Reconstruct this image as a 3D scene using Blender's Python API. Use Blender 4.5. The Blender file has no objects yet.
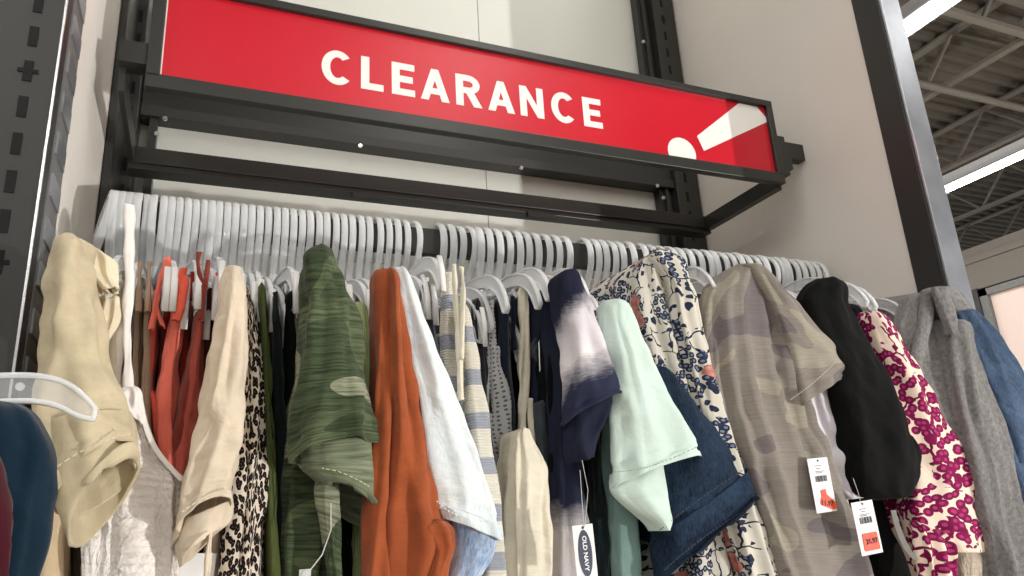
import bpy, bmesh, math, random
from mathutils import Vector, Matrix, noise
random.seed(7)
C = bpy.context.scene.collection
SC = bpy.context.scene
H = 1.45                      # camera height above the floor; points below are given relative to the camera
F = 735.0
RX = Vector((0.92102911, -0.06382551, 0.38422868))
RY = Vector((-0.38540326, -0.2919349, 0.87535041))
RZ = Vector((-0.05630007, 0.9543062, 0.2934791))
# ------------------------------------------------------------------ camera
cd = bpy.data.cameras.new('camera'); cam = bpy.data.objects.new('camera', cd); C.objects.link(cam)
cd.sensor_width = 36; cd.lens = 36 * F / 1024; cd.clip_start = 0.02; cd.clip_end = 100
rm = Matrix(((RX[0], RX[1], -RX[2]), (RY[0], RY[1], -RY[2]), (RZ[0], RZ[1], -RZ[2])))
cam.matrix_world = Matrix.Translation((0, 0, H)) @ rm.to_4x4()
SC.camera = cam
SC.view_settings.view_transform = 'Standard'; SC.view_settings.look = 'None'
SC.view_settings.gamma = 1; SC.view_settings.use_curve_mapping = False
SC.view_settings.exposure = -0.2
SC.cycles.transparent_max_bounces = 40
# ------------------------------------------------------------------ world
W = bpy.data.worlds.new('world'); SC.world = W; W.use_nodes = True
W.node_tree.nodes['Background'].inputs[0].default_value = (1.0, 0.975, 0.945, 1)
W.node_tree.nodes['Background'].inputs[1].default_value = 0.56
LIGHT_STRENGTH = 30.0
ld = bpy.data.lights.new('unseen_low_light', 'POINT'); ld.energy = 760; ld.shadow_soft_size = .035; ld.color = (1, .98, .95)
lo = bpy.data.objects.new('unseen_low_light', ld); C.objects.link(lo); lo.location = (3.67, -2.69, .18)   # unseen low light added for the shadow edges on sign and back wall

def ray(u, v):
    c = Vector((u - 512, 288 - v, F))
    return Vector((RX.dot(c), RY.dot(c), RZ.dot(c)))
def P(u, v, y):
    r = ray(u, v); r = r * (y / r.y); return Vector((r.x, r.y, r.z + H))
def proj(p):
    q = Vector((p[0], p[1], p[2] - H))
    c = RX * q.x + RY * q.y + RZ * q.z
    return 512 + F * c.x / c.z, 288 - F * c.y / c.z
def x_at(u, y, z):
    a, b = -3.0, 12.0
    for _ in range(40):
        m = (a + b) / 2
        if proj((m, y, z))[0] < u: a = m
        else: b = m
    return a
# ------------------------------------------------------------------ material kit
class NT:
    def __init__(s, name):
        s.m = bpy.data.materials.new(name); s.m.use_nodes = True; s.t = s.m.node_tree; s.t.nodes.clear()
        s.out = s.t.nodes.new('ShaderNodeOutputMaterial')
    def n(s, typ, props=None, **inp):
        d = s.t.nodes.new('ShaderNode' + typ)
        for k, v in (props or {}).items(): setattr(d, k, v)
        if typ == 'TexVoronoi': d.voronoi_dimensions = '2D'
        for k, v in inp.items(): s.set(d, k, v)
        return d
    def set(s, d, k, v):
        if k.startswith('i') and k[1:].isdigit(): sock = d.inputs[int(k[1:])]
        else: sock = d.inputs[k.replace('_', ' ')]
        if hasattr(v, 'is_output'): s.t.links.new(v, sock)
        elif hasattr(v, 'outputs'): s.t.links.new(v.outputs[0], sock)
        else: sock.default_value = v
    def uv(s, sx=1, sy=1, rot=0):
        t = s.n('TexCoord'); m = s.n('Mapping'); s.t.links.new(t.outputs['UV'], m.inputs[0])
        m.inputs['Scale'].default_value = (sx, sy, 1); m.inputs['Rotation'].default_value = (0, 0, rot); return m
    def noise(s, vec, scale, detail=3, rough=.5, dist=0):
        return s.n('TexNoise', Vector=vec, Scale=scale, Detail=detail, Roughness=rough, Distortion=dist).outputs['Fac']
    def math(s, op, a, b=0.0, c=0.0):
        d = s.n('Math', {'operation': op}); s.set(d, 'i0', a); s.set(d, 'i1', b)
        if op in ('MULTIPLY_ADD',): s.set(d, 'i2', c)
        return d.outputs[0]
    def ramp(s, fac, stops, interp='LINEAR'):
        d = s.n('ValToRGB'); r = d.color_ramp; r.interpolation = interp
        while len(r.elements) < len(stops): r.elements.new(0.5)
        for e, (p, c) in zip(r.elements, stops):
            e.position = p; e.color = (*c, 1) if len(c) == 3 else c
        s.set(d, 'Fac', fac); return d.outputs[0]
    def mix(s, fac, a, b, blend='MIX'):
        d = s.n('Mix', {'data_type': 'RGBA', 'blend_type': blend})
        for k, v in ((0, fac), (6, a), (7, b)):
            if isinstance(v, tuple) and len(v) == 3: v = (*v, 1)
            s.set(d, 'i%d' % k, v)
        return d.outputs[2]
    def sep(s, vec):
        d = s.n('SeparateXYZ', Vector=vec); return d.outputs
    def bsdf(s, color, rough=.9, bump=None, bdist=.001, bstr=.5, **kw):
        if isinstance(color, tuple) and len(color) == 3: color = (*color, 1)
        b = s.n('BsdfPrincipled'); s.set(b, 'Base Color', color); s.set(b, 'Roughness', rough)
        if not isinstance(rough, float) or rough >= .8: b.inputs['Specular IOR Level'].default_value = .2 if isinstance(rough, float) else .5
        for k, v in kw.items(): s.set(b, k, v)
        if bump is not None:
            q = s.n('Bump', Height=bump, Distance=bdist, Strength=bstr); s.t.links.new(q.outputs[0], b.inputs['Normal'])
        s.t.links.new(b.outputs[0], s.out.inputs[0]); return b
def srgb(r, g, b):
    f = lambda c: (c / 255 / 12.92) if c / 255 <= .04045 else ((c / 255 + .055) / 1.055) ** 2.4
    return (f(r), f(g), f(b))

def plain(name, col, rough=.5, metal=0.0, bump=0, scale=40, var=.06):
    t = NT(name); tc = t.n('TexCoord'); o = tc.outputs['Object']
    nz = t.noise(o, scale, 4)
    c = t.ramp(nz, [(.3, tuple(x * (1 - var) for x in col)), (.7, tuple(min(1, x * (1 + var)) for x in col))])
    rr = t.math('MULTIPLY_ADD', nz, .15, rough - .07)
    t.bsdf(c, rr, bump=nz if bump else None, bdist=bump, Metallic=metal); return t.m

def weave(t, k=900):
    """fine woven grain over soft crumples"""
    uv = t.uv(1, 1)
    g = t.noise(t.uv(1, 1.15), 420, 2, .7); w = t.noise(uv, 24, 3, .55, .5); w2 = t.noise(t.uv(1, .35), 46, 2, .5, .4)
    return t.math('ADD', t.math('MULTIPLY', g, .28), t.math('ADD', t.math('MULTIPLY', w, 5.5), t.math('MULTIPLY', w2, 3.0)))
def cloth(name, col, var=.12, k=900, bdist=.0012, streak=0, rough=.92, sheen=.15, hi=None, grain=(60, 700)):
    t = NT(name); uv = t.uv(1, 1)
    nz = t.noise(uv, 30, 5, .65)
    c = t.ramp(nz, [(.3, tuple(x * (1 - var) for x in col)), (.7, tuple(min(1, x * (1 + var)) for x in (hi or col)))])
    if streak:
        n2 = t.noise(t.uv(*grain), 1, 4, .7)
        c = t.mix(streak, c, t.ramp(n2, [(.35, tuple(x * .45 for x in col)), (.65, tuple(min(1, x * 1.6) for x in col))]))
    b = t.bsdf(c, rough, bump=weave(t, k), bdist=bdist, bstr=.6)
    b.inputs['Sheen Weight'].default_value = sheen; b.inputs['Sheen Roughness'].default_value = .5
    return t.m
def ribbed(name, col, k=1800, bd=.0012):
    t = NT(name); x, y, _ = t.sep(t.uv()); w = t.math('SINE', t.math('MULTIPLY', x, k))
    n = t.noise(t.uv(), 40, 3)
    c = t.ramp(n, [(.3, tuple(q * .88 for q in col)), (.7, tuple(min(1, q * 1.1) for q in col))])
    t.bsdf(c, .9, bump=w, bdist=bd, bstr=.7); return t.m
def camo(name, cols, scale=9, streak=.5, stretch=(1, 1.5), sc=(50, 600)):
    t = NT(name); uv = t.uv(*stretch)
    a = t.noise(uv, scale, 1.5, .4, .6)
    st = [(0, cols[0]), (.42, cols[1]), (.5, cols[2]), (.585, cols[3 % len(cols)])]
    c = t.ramp(a, st, 'CONSTANT')
    n2 = t.noise(t.uv(*sc), 1, 4, .7)
    dk = t.ramp(n2, [(.38, (.25, .25, .25)), (.6, (1, 1, 1))])
    c = t.mix(streak, c, dk, 'MULTIPLY')
    b = t.bsdf(c, .92, bump=weave(t), bdist=.001); b.inputs['Sheen Weight'].default_value = .1
    return t.m
def leopard(name):
    t = NT(name); uv = t.uv(1, .8)
    nz = t.n('TexNoise', Vector=uv, Scale=120.0, Detail=2.0)
    wv = t.n('VectorMath', {'operation': 'MULTIPLY_ADD'}); t.set(wv, 'i0', nz.outputs['Color']); wv.inputs[1].default_value = (.006, .006, 0); t.set(wv, 'i2', uv)
    v = t.n('TexVoronoi', Vector=wv.outputs[0], Scale=185.0)
    d = v.outputs['Distance']
    ring = t.ramp(d, [(0, srgb(120, 88, 60)), (.09, srgb(20, 17, 18)), (.485, srgb(226, 212, 196))], 'CONSTANT')
    t.bsdf(ring, .85, bump=weave(t), bdist=.0008); return t.m
def stripes(name):
    t = NT(name); x, y, _ = t.sep(t.uv())
    p = t.math('FRACT', t.math('MULTIPLY', y, 22.0))
    n = t.noise(t.uv(), 90, 3)
    p = t.math('ADD', p, t.math('MULTIPLY', n, .06))
    c = t.ramp(p, [(0, srgb(222, 217, 203)), (.66, srgb(158, 162, 172)), (1, srgb(158, 162, 172))], 'CONSTANT')
    w = t.math('SINE', t.math('MULTIPLY', y, 2200.0))
    t.bsdf(c, .95, bump=t.math('ADD', w, n), bdist=.0015); return t.m
def tiedye(name, stops, slant=0.0):
    t = NT(name); x, y, _ = t.sep(t.uv())
    n = t.noise(t.uv(), 26, 5, .6); n2 = t.noise(t.uv(80, 600), 1, 3)
    y = t.math('ADD', y, t.math('MULTIPLY', t.math('SUBTRACT', x, .1), slant))
    q = t.math('ADD', y, t.math('MULTIPLY', t.math('SUBTRACT', n, .5), .05))
    q = t.math('ADD', q, t.math('MULTIPLY', t.math('SUBTRACT', n2, .5), .016))
    c = t.ramp(q, stops); t.bsdf(c, .93, bump=weave(t), bdist=.001); return t.m
def floral(name, base, dark, accent, mid, s1=38, s2=14, amt=.5, accent_amt=.25, stems=.02, petal=.56):
    """blossoms built of small petals, loose leaves and thin stems in two or three inks on a pale ground"""
    t = NT(name); uv = t.uv()
    nz = t.n('TexNoise', Vector=uv, Scale=40.0, Detail=2.0)
    wv = t.n('VectorMath', {'operation': 'MULTIPLY_ADD'}); t.set(wv, 'i0', nz.outputs['Color']); wv.inputs[1].default_value = (.02, .02, 0); t.set(wv, 'i2', uv)
    w = wv.outputs[0]
    bl = t.n('TexVoronoi', Vector=w, Scale=float(s2)); cl_ = bl.outputs['Distance']         # one cluster per cell
    pv = t.n('TexVoronoi', Vector=uv, Scale=float(s1)); d2 = pv.outputs['Distance']           # petals
    wav = t.noise(uv, 60, 2)
    mask = t.math('LESS_THAN', t.math('ADD', cl_, t.math('MULTIPLY', wav, .25)), amt)
    pet = t.math('LESS_THAN', d2, petal)
    leaf = t.math('MULTIPLY', mask, pet)
    lv = t.n('TexVoronoi', Vector=w, Scale=s1 * .62); few = t.math('LESS_THAN', t.noise(uv, s2 * 1.6, 1), .47)
    loose = t.math('MULTIPLY', few, t.math('LESS_THAN', lv.outputs['Distance'], .3))
    e = t.n('TexVoronoi', {'feature': 'DISTANCE_TO_EDGE'}, Vector=w, Scale=s2 * 1.5).outputs['Distance']
    stem = t.math('MULTIPLY', t.math('LESS_THAN', e, stems), t.math('LESS_THAN', t.noise(uv, s2 * 1.2, 1), .52))
    tone = t.noise(uv, s1 * .9, 2)
    inky = t.ramp(tone, [(.4, dark), (.62, tuple(q * 1.5 for q in dark))])
    petc = t.mix(t.math('LESS_THAN', d2, .2), inky, mid)
    c = t.mix(stem, base, dark); c = t.mix(loose, c, inky); c = t.mix(leaf, c, petc)
    if accent:
        pick = t.math('LESS_THAN', t.n('SeparateColor', Color=bl.outputs['Color']).outputs[0], accent_amt)
        am = t.math('MULTIPLY', pick, t.math('LESS_THAN', t.math('ADD', cl_, t.math('MULTIPLY', wav, .3)), amt * .72))
        acc = t.ramp(d2, [(0, tuple(min(1, q * 1.25) for q in accent)), (.6, tuple(q * .75 for q in accent))])
        c = t.mix(am, c, acc)
    t.bsdf(c, .88, bump=weave(t), bdist=.0008); return t.m
def denim(name, dark, light, fade=.5):
    t = NT(name); n = t.noise(t.uv(), 9, 5, .65); f = t.noise(t.uv(700, 120), 1, 3, .7)
    q = t.math('ADD', t.math('MULTIPLY', n, .55), t.math('MULTIPLY', f, .45))
    c = t.ramp(q, [(.38, dark), (.62, light)])
    t.bsdf(c, .92, bump=weave(t, 1200), bdist=.0015, bstr=.8); return t.m
def smocked(name, col):
    t = NT(name); x, y, _ = t.sep(t.uv()); n = t.noise(t.uv(260, 75), 1, 3, .6, .3)
    n3 = t.noise(t.uv(), 25, 2)
    a = t.math('SINE', t.math('ADD', t.math('MULTIPLY', y, 420.0), t.math('MULTIPLY', n3, 5.0)))
    h = t.math('ADD', t.math('MULTIPLY', t.math('ABSOLUTE', a), .12), n)
    c = t.ramp(h, [(.25, tuple(q * .86 for q in col)), (.6, col)])
    t.bsdf(c, .85, bump=h, bdist=.008, bstr=.9); return t.m
def dotted(name, col, dot):
    t = NT(name); v = t.n('TexVoronoi', Vector=t.uv(), Scale=190.0); v.inputs['Randomness'].default_value = .3
    c = t.ramp(v.outputs['Distance'], [(0, dot), (.25, col)], 'CONSTANT'); t.bsdf(c, .85); return t.m
def clear(name, alpha, col=(.96, .97, .98)):
    t = NT(name); tr = t.n('BsdfTransparent'); tr.inputs[0].default_value = (.985, .99, .99, 1)
    p = t.n('BsdfPrincipled'); p.inputs['Base Color'].default_value = (*col, 1); p.inputs['Roughness'].default_value = .12
    p.inputs['IOR'].default_value = 1.6; p.inputs['Coat Weight'].default_value = .5
    lw = t.n('LayerWeight', Blend=.5); e = t.math('POWER', lw.outputs['Facing'], 1.6)
    fac = t.math('MULTIPLY_ADD', e, (1 - alpha) * .9, alpha)
    m = t.n('MixShader', i0=fac, i1=tr, i2=p); t.t.links.new(m.outputs[0], t.out.inputs[0]); return t.m
def emit(name, col, s):
    t = NT(name); e = t.n('Emission', Color=(*col, 1), Strength=s); t.t.links.new(e.outputs[0], t.out.inputs[0]); return t.m
def corrugated(name):
    t = NT(name); o = t.n('TexCoord').outputs['Object']; n = t.noise(o, 2, 4)
    t.bsdf(t.ramp(n, [(.3, srgb(92, 87, 79)), (.7, srgb(108, 102, 94))]), .8); return t.m

M = dict(
    frame=plain('charcoal_powder_coat', srgb(56, 56, 53), .34, .3, scale=300),
    frame_dark=plain('dark_charcoal_coat', srgb(50, 49, 48), .45, .2, scale=200),
    slot=plain('slot_shadow_black', srgb(14, 14, 14), .9),
    frame_light=plain('weathered_grey_steel', srgb(120, 120, 118), .5, .2, scale=30, var=.15),
    chrome=plain('bright_steel', srgb(205, 205, 205), .25, .9),
    brushed=plain('brushed_aluminium', srgb(176, 180, 188), .3, .75, scale=14, var=.14),
    white_panel=plain('white_laminate', srgb(222, 223, 214), .45, scale=6, var=.02),
    side_panel=plain('grey_white_laminate', srgb(238, 231, 223), .55, scale=5, var=.025),
    red=plain('red_sign_face', srgb(200, 18, 40), .33, scale=5, var=.03),
    sign_white=plain('sign_white_vinyl', srgb(244, 240, 234), .4, scale=8, var=.02),
    deck=corrugated('roof_deck_paint'), joist=plain('joist_paint', srgb(126, 120, 112), .7),
    housing=plain('fixture_white_enamel', srgb(220, 220, 220), .5),
    tube=emit('lamp_diffuser', (1, .97, .92), LIGHT_STRENGTH),
    floor=plain('vinyl_floor_tile', srgb(190, 184, 174), .4, scale=1.2),
    pinkwall=plain('pink_white_wall_board', srgb(250, 228, 218), .6, scale=2, var=.02),
    rim=clear('clear_plastic_rim', .55), web=clear('clear_plastic_web', .16),
    hook=clear('clear_plastic_hook', .45), pad=plain('frosted_hanger_end', srgb(236, 234, 232), .4),
    paper=plain('white_card', srgb(240, 238, 236), .6, var=.02), ink=plain('black_ink', srgb(40, 40, 44), .6),
    navy_ink=plain('navy_ink', srgb(24, 38, 66), .5), orange_sticker=plain('orange_sticker', srgb(238, 72, 22), .5),
    thread=plain('clear_tag_thread', srgb(200, 200, 196), .4),
    stitch=plain('stitch_thread', srgb(210, 200, 180), .9),
)
K = dict(
    khaki=cloth('khaki_cotton', srgb(190, 176, 146), hi=srgb(200, 186, 156)), khaki2=cloth('light_khaki_cotton', srgb(204, 182, 150)),
    sheer=cloth('pale_cream_voile', srgb(226, 214, 188)),
    white=cloth('white_cotton', srgb(240, 234, 230), .06), smock=smocked('white_smocked_cotton', srgb(250, 243, 238)),
    taupe=ribbed('taupe_rib_knit', srgb(190, 164, 140)), coral=cloth('coral_jersey', srgb(226, 96, 74)),
    salmon=cloth('salmon_jersey', srgb(238, 120, 100)), rust=cloth('rust_red_jersey', srgb(128, 54, 42)), brick=cloth('brick_red_jersey', srgb(150, 46, 36)),
    maroon=cloth('maroon_jersey', srgb(64, 18, 20)), cream=cloth('cream_linen', srgb(218, 202, 180), k=700, bdist=.002),
    leo=leopard('leopard_print'), olive=ribbed('olive_rib_knit', srgb(98, 108, 62)), black=cloth('black_jersey', srgb(7, 7, 9), sheen=0),
    black_cotton=cloth('black_cotton', srgb(9, 9, 10), hi=srgb(12, 12, 13), sheen=0), darkgreen=cloth('deep_green_jersey', srgb(12, 26, 27)),
    camo=camo('green_camouflage_slub', [srgb(64, 76, 52), srgb(92, 104, 74), srgb(74, 87, 61), srgb(150, 154, 128)], 7.5, .9, sc=(24, 330)),
    camo_in=cloth('faded_green_underside', srgb(112, 120, 96), streak=.8, grain=(24, 330)),
    lime=ribbed('pale_lime_rib_knit', srgb(188, 206, 146)), orange=cloth('burnt_orange_suede_cloth', srgb(148, 74, 40), .1, sheen=.15, hi=srgb(158, 80, 44)),
    bleach=denim('bleached_denim', srgb(200, 214, 222), srgb(236, 238, 236)), bleach_in=denim('blue_white_denim_underside', srgb(120, 150, 190), srgb(226, 232, 240)),
    stripe=stripes('cream_grey_stripe_knit'), charcoal=cloth('charcoal_lace', srgb(26, 27, 32), .4), grey_dot=dotted('grey_dotted_cotton', srgb(176, 176, 176), srgb(90, 92, 98)),
    navy=cloth('navy_cotton', srgb(20, 28, 46)), flax=cloth('cream_slub_linen', srgb(226, 218, 198), k=600, bdist=.002), slate=cloth('slate_denim', srgb(60, 66, 72), .2),
    tie=tiedye('navy_white_dip_dye', [(.0, srgb(30, 33, 50)), (.028, srgb(34, 38, 58)), (.055, srgb(206, 200, 206)), (.09, srgb(228, 222, 224)), (.12, srgb(44, 48, 70)), (.2, srgb(34, 38, 58)), (1, srgb(32, 36, 54))], .42),
    tie2=tiedye('navy_to_pale_dip_dye', [(.0, srgb(32, 36, 54)), (.25, srgb(32, 36, 56)), (.285, srgb(190, 184, 186)), (1, srgb(214, 206, 204))]),
    mint=cloth('mint_cotton', srgb(206, 224, 215), .05), mint2=cloth('sage_mint_cotton', srgb(122, 150, 144), .06),
    denim=denim('dark_indigo_denim', srgb(8, 17, 32), srgb(46, 66, 90)),
    floral=floral('navy_pink_floral', srgb(208, 202, 190), srgb(34, 40, 60), srgb(196, 128, 118), srgb(116, 126, 146), 125, 23, .58, .26, .03, .45),
    palecamo=camo('faded_taupe_camouflage', [srgb(116, 108, 108), srgb(140, 132, 124), srgb(140, 132, 124), srgb(160, 153, 138)], 12, .25, stretch=(1.3, 1)),
    lilac=cloth('lilac_white_marl', srgb(224, 218, 226), .1, streak=.12),
    magenta=floral('magenta_floral', srgb(244, 222, 204), srgb(112, 12, 64), None, srgb(172, 58, 112), 88, 17, .67, stems=.035, petal=.5), elastic=smocked('taupe_elastic', srgb(196, 180, 164)),
    marl=cloth('grey_marl_knit', srgb(120, 117, 116), .2, streak=.55, grain=(330, 150)), blue=denim('mid_blue_chambray', srgb(44, 60, 84), srgb(88, 108, 134)),
    teal=cloth('teal_cotton', srgb(4, 32, 48), .1), wine=cloth('wine_red_cotton', srgb(60, 8, 22), .1), brown=cloth('dark_brown_cotton', srgb(74, 58, 46)),
    lilac_card=None,
)
# ------------------------------------------------------------------ mesh kit
def link(name, verts, faces, mats, parent=None, smooth=False, midx=None, uvs=None):
    me = bpy.data.meshes.new(name); me.from_pydata([tuple(v) for v in verts], [], faces)
    for m in (mats if isinstance(mats, (list, tuple)) else [mats]): me.materials.append(m)
    if midx:
        for p, i in zip(me.polygons, midx): p.material_index = i
    if smooth:
        for p in me.polygons: p.use_smooth = True
    if uvs:
        l = me.uv_layers.new(name='UVMap')
        k = 0
        for f in uvs:
            for c in f: l.data[k].uv = c; k += 1
    o = bpy.data.objects.new(name, me); C.objects.link(o)
    if parent: o.parent = parent
    return o
class MB:
    def __init__(s): s.v = []; s.f = []; s.i = []
    def add(s, vs, fs, mi=0):
        b = len(s.v); s.v += [Vector(q) for q in vs]; s.f += [tuple(b + k for k in f) for f in fs]; s.i += [mi] * len(fs); return s
    def box(s, x0, x1, y0, y1, z0, z1, mi=0):
        vs = [(x, y, z) for x in (x0, x1) for y in (y0, y1) for z in (z0, z1)]
        return s.add(vs, [(0, 1, 3, 2), (4, 6, 7, 5), (0, 4, 5, 1), (2, 3, 7, 6), (0, 2, 6, 4), (1, 5, 7, 3)], mi)
    def bar(s, a, b, w, h, mi=0, up=Vector((0, 0, 1))):
        a, b = Vector(a), Vector(b); d = (b - a).normalized(); r = d.cross(up)
        r = r.normalized() if r.length > 1e-4 else Vector((1, 0, 0)); q = r.cross(d)
        vs = [e + r * (w / 2 * i) + q * (h / 2 * j) for e in (a, b) for i, j in ((-1, -1), (1, -1), (1, 1), (-1, 1))]
        return s.add(vs, [(0, 3, 2, 1), (4, 5, 6, 7), (0, 1, 5, 4), (1, 2, 6, 5), (2, 3, 7, 6), (3, 0, 4, 7)], mi)
    def path(s, pts, w, h, side, mi=0, n=8, taper=None):
        """sweep an oval section along a path; side = the constant sideways axis"""
        pts = [Vector(p) for p in pts]; side = Vector(side); b = len(s.v); m = len(pts)
        for k, p in enumerate(pts):
            d = (pts[min(k + 1, m - 1)] - pts[max(k - 1, 0)]).normalized(); q = d.cross(side).normalized()
            tp = taper[k] if taper else 1
            for j in range(n):
                a = 2 * math.pi * j / n; ca, sa = math.cos(a), math.sin(a)
                ca = math.copysign(abs(ca) ** .6, ca); sa = math.copysign(abs(sa) ** .6, sa)
                s.v.append(p + side * (w / 2 * ca * tp) + q * (h / 2 * sa * tp))
        for k in range(m - 1):
            for j in range(n):
                a0 = b + k * n + j; a1 = b + k * n + (j + 1) % n
                s.f.append((a0, a1, a1 + n, a0 + n)); s.i.append(mi)
        s.f.append(tuple(b + j for j in range(n))[::-1]); s.i.append(mi)
        s.f.append(tuple(b + (m - 1) * n + j for j in range(n))); s.i.append(mi)
        return s
    def disc(s, c, r, nrm, t=.002, n=12, mi=0):
        c = Vector(c); nrm = Vector(nrm).normalized(); u = nrm.orthogonal().normalized(); w = nrm.cross(u)
        vs = [c + u * (r * math.cos(2 * math.pi * j / n)) + w * (r * math.sin(2 * math.pi * j / n)) for j in range(n)]
        vs += [v + nrm * t for v in vs]
        fs = [tuple(range(n))[::-1], tuple(range(n, 2 * n))] + [(j, (j + 1) % n, n + (j + 1) % n, n + j) for j in range(n)]
        return s.add(vs, fs, mi)
    def build(s, name, mats, parent=None, smooth=False, bevel=0):
        o = link(name, s.v, s.f, mats, parent, smooth, s.i)
        if bevel:
            m = o.modifiers.new('bevel', 'BEVEL'); m.width = bevel; m.segments = 2; m.limit_method = 'ANGLE'
        return o
def struct(o): o['kind'] = 'structure'; return o
def tag(o, label, cat, group=None, kind=None):
    o['label'] = label; o['category'] = cat
    if group: o['group'] = group
    if kind: o['kind'] = kind
    return o
def empty(name, loc, label, cat, group=None):
    o = bpy.data.objects.new(name, None); C.objects.link(o); o.location = loc; o.empty_display_size = .05
    return tag(o, label, cat, group)
def under(o, root):
    o.parent = root; o.matrix_parent_inverse = Matrix.Translation(root.location).inverted(); return o

def cat_rom(pts, t):
    n = len(pts) - 1; x = t * n; i = min(int(x), n - 1); u = x - i
    g = lambda k: pts[max(0, min(n, k))]
    out = []
    for a, b, c, d in zip(g(i - 1), g(i), g(i + 1), g(i + 2)):
        m1 = (c - a) / 2; m2 = (d - b) / 2
        out.append((2 * u ** 3 - 3 * u ** 2 + 1) * b + (u ** 3 - 2 * u ** 2 + u) * m1 + (-2 * u ** 3 + 3 * u ** 2) * c + (u ** 3 - u ** 2) * m2)
    return out
def resample(st):
    """stations spaced evenly by their length so rows come out even"""
    st = [tuple(float(q) for q in s) + ((0.0,) if len(s) == 4 else ()) for s in st]
    mids = [((s[0] + s[2]) / 2, (s[1] + s[3]) / 2) for s in st]
    L = [0]
    for a, b in zip(mids, mids[1:]): L.append(L[-1] + math.hypot(b[0] - a[0], b[1] - a[1]) + 1e-3)
    return st, L
def sheath(name, mat, st, y=.7, ht=.02, parent=None, depth=None, rows=64, cols=64, fold=.006, nf=5, drift=.6, seed=0, cap=.06,
           lift=0.0, power=2.6, slope=.0, thick=.0016, wr=.003, hem=None, ext=False, lean=(0, 0), loc=None, crease=None, endcurl=0):
    """a hanging tube of cloth (sleeve, strap, trunk of a garment): stations give its left and right edge, ht its half depth; the front stands at distance y"""
    rnd = random.Random(seed * 77 + 5)
    if ext:
        a, b = st[-2], st[-1]; k = ext / max(1, (b[1] + b[3] - a[1] - a[3]) / 2)
        st = list(st) + [tuple(b[i] + (b[i] - a[i]) * k for i in range(4)) + tuple(b[4:5])]
    st, L = resample(st); tot = L[-1]
    yd = y if depth else y + ht      # the silhouette lies at the mid depth of a sleeve
    W3 = [(P(s[0], s[1], yd + s[4]), P(s[2], s[3], yd + s[4])) for s in st]
    flat = [tuple(l) + tuple(r) for l, r in W3]
    def at(t):
        d = t * tot; i = 0
        while i < len(L) - 2 and L[i + 1] < d: i += 1
        u = (d - L[i]) / (L[i + 1] - L[i])
        return cat_rom(flat, (i + min(1, max(0, u))) / (len(L) - 1))
    ph = [rnd.uniform(0, 6.28) for _ in range(8)]; ks = [nf, nf * 1.7 + .5, nf * .6]
    ks = [max(1, round(k)) for k in ks]
    verts = []; uvs = []; mids = []
    for r in range(rows + 1):
        q = at(r / rows); mids.append(((Vector(q[:3]) + Vector(q[3:])) / 2, Vector(q[:3]), Vector(q[3:])))
    dist = [0]
    for r in range(rows): dist.append(dist[-1] + (mids[r + 1][0] - mids[r][0]).length)
    per0 = None
    for r in range(rows + 1):
        t = r / rows; m, l, rr = mids[r]; hw = (rr - l).length / 2; a = (rr - l).normalized() if hw > 1e-6 else Vector((1, 0, 0))
        tan = (mids[min(rows, r + 1)][0] - mids[max(0, r - 1)][0]).normalized()
        if depth:
            b = Vector((lean[0], 1, lean[1])).normalized(); h = depth / 2
        else:
            b = tan.cross(a); b = b if b.y > 0 else -b; b.normalize(); h = ht
        prof = 1.0
        if cap: prof = min(1, math.sqrt(max(0, 1 - (1 - min(1, t / cap)) ** 2)) * .92 + .08)
        if not depth: h *= prof
        else: hw *= prof
        c = m + b * h if depth else m
        amp = fold * min(1, .25 + 2.2 * t)
        for j in range(cols + 1):
            th = 2 * math.pi * (j % cols) / cols + math.pi / 2     # the seam runs down the back
            cx, sy = math.cos(th), math.sin(th)
            e = 2 / power
            px = math.copysign(abs(cx) ** e, cx); py = math.copysign(abs(sy) ** e, sy)
            s1 = math.sin(ks[0] * th + ph[0] + drift * t * 5 + 1.2 * math.sin(2.1 * t + ph[3]))
            s2 = math.sin(ks[1] * th + ph[1] - drift * t * 4)
            s3 = math.sin(ks[2] * th + ph[2] + drift * t * 2)
            f = .5 * (1 - 2 * abs(s1)) * .8 + .32 * s2 + .4 * s3
            nz = noise.noise(Vector((cx * 1.3 + seed * 3.1, sy * 1.3 + t * dist[-1] * 9, t * dist[-1] * 6))) * .9
            nz2 = noise.noise(Vector((px * hw * 60 + seed, py * h * 60, dist[r] * 38 + seed)))
            rg = 1 - 2.4 * abs(noise.noise(Vector((px * hw * 34 + seed * 1.7, py * h * 34, dist[r] * 7 + px * .8 + seed))))
            d = amp * (f + nz) + wr * nz2 + min(.0035, amp) * .7 * rg * min(1, .3 + t * 2)
            lim = (.45 if min(hw, h) > .008 else .22) * min(hw, h) + .0003; d = max(-lim * 1.6, min(lim, d))
            if crease:
                for cu, cw, cdp in crease:
                    d -= cdp * math.exp(-((px - cu) / cw) ** 2) * (1 if sy < 0 else 0) * min(1, t * 4)
            nx = math.copysign(abs(cx) ** (2 - e) / max(hw, 1e-4), cx); ny = math.copysign(abs(sy) ** (2 - e) / max(h, 1e-4), sy)
            nn = (a * nx + b * ny).normalized()
            if hem and t > 1 - hem and t < 1 - hem + .035: d -= .0016
            p = c + a * (hw * px) + b * (h * py) + nn * d
            if lift:
                w = max(0, (t - .6) / .4); w = w ** 1.6
                p += Vector((0, 0, 1)) * (lift * w * (-sy) * (1 if sy < 0 else .35))
            if endcurl:
                w = max(0, (t - .8) / .2); p += Vector((0, 0, 1)) * (endcurl * w * w * math.sin(3.3 * px + ph[4]))
            if depth and slope:
                p.z += slope * (1 - abs(py)) * (1 - t) ** 2
            verts.append(p)
            per = 2 * (hw + h) * 1.25
            uvs.append((j / cols * max(per, .02) + seed * .37, dist[r]))
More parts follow.
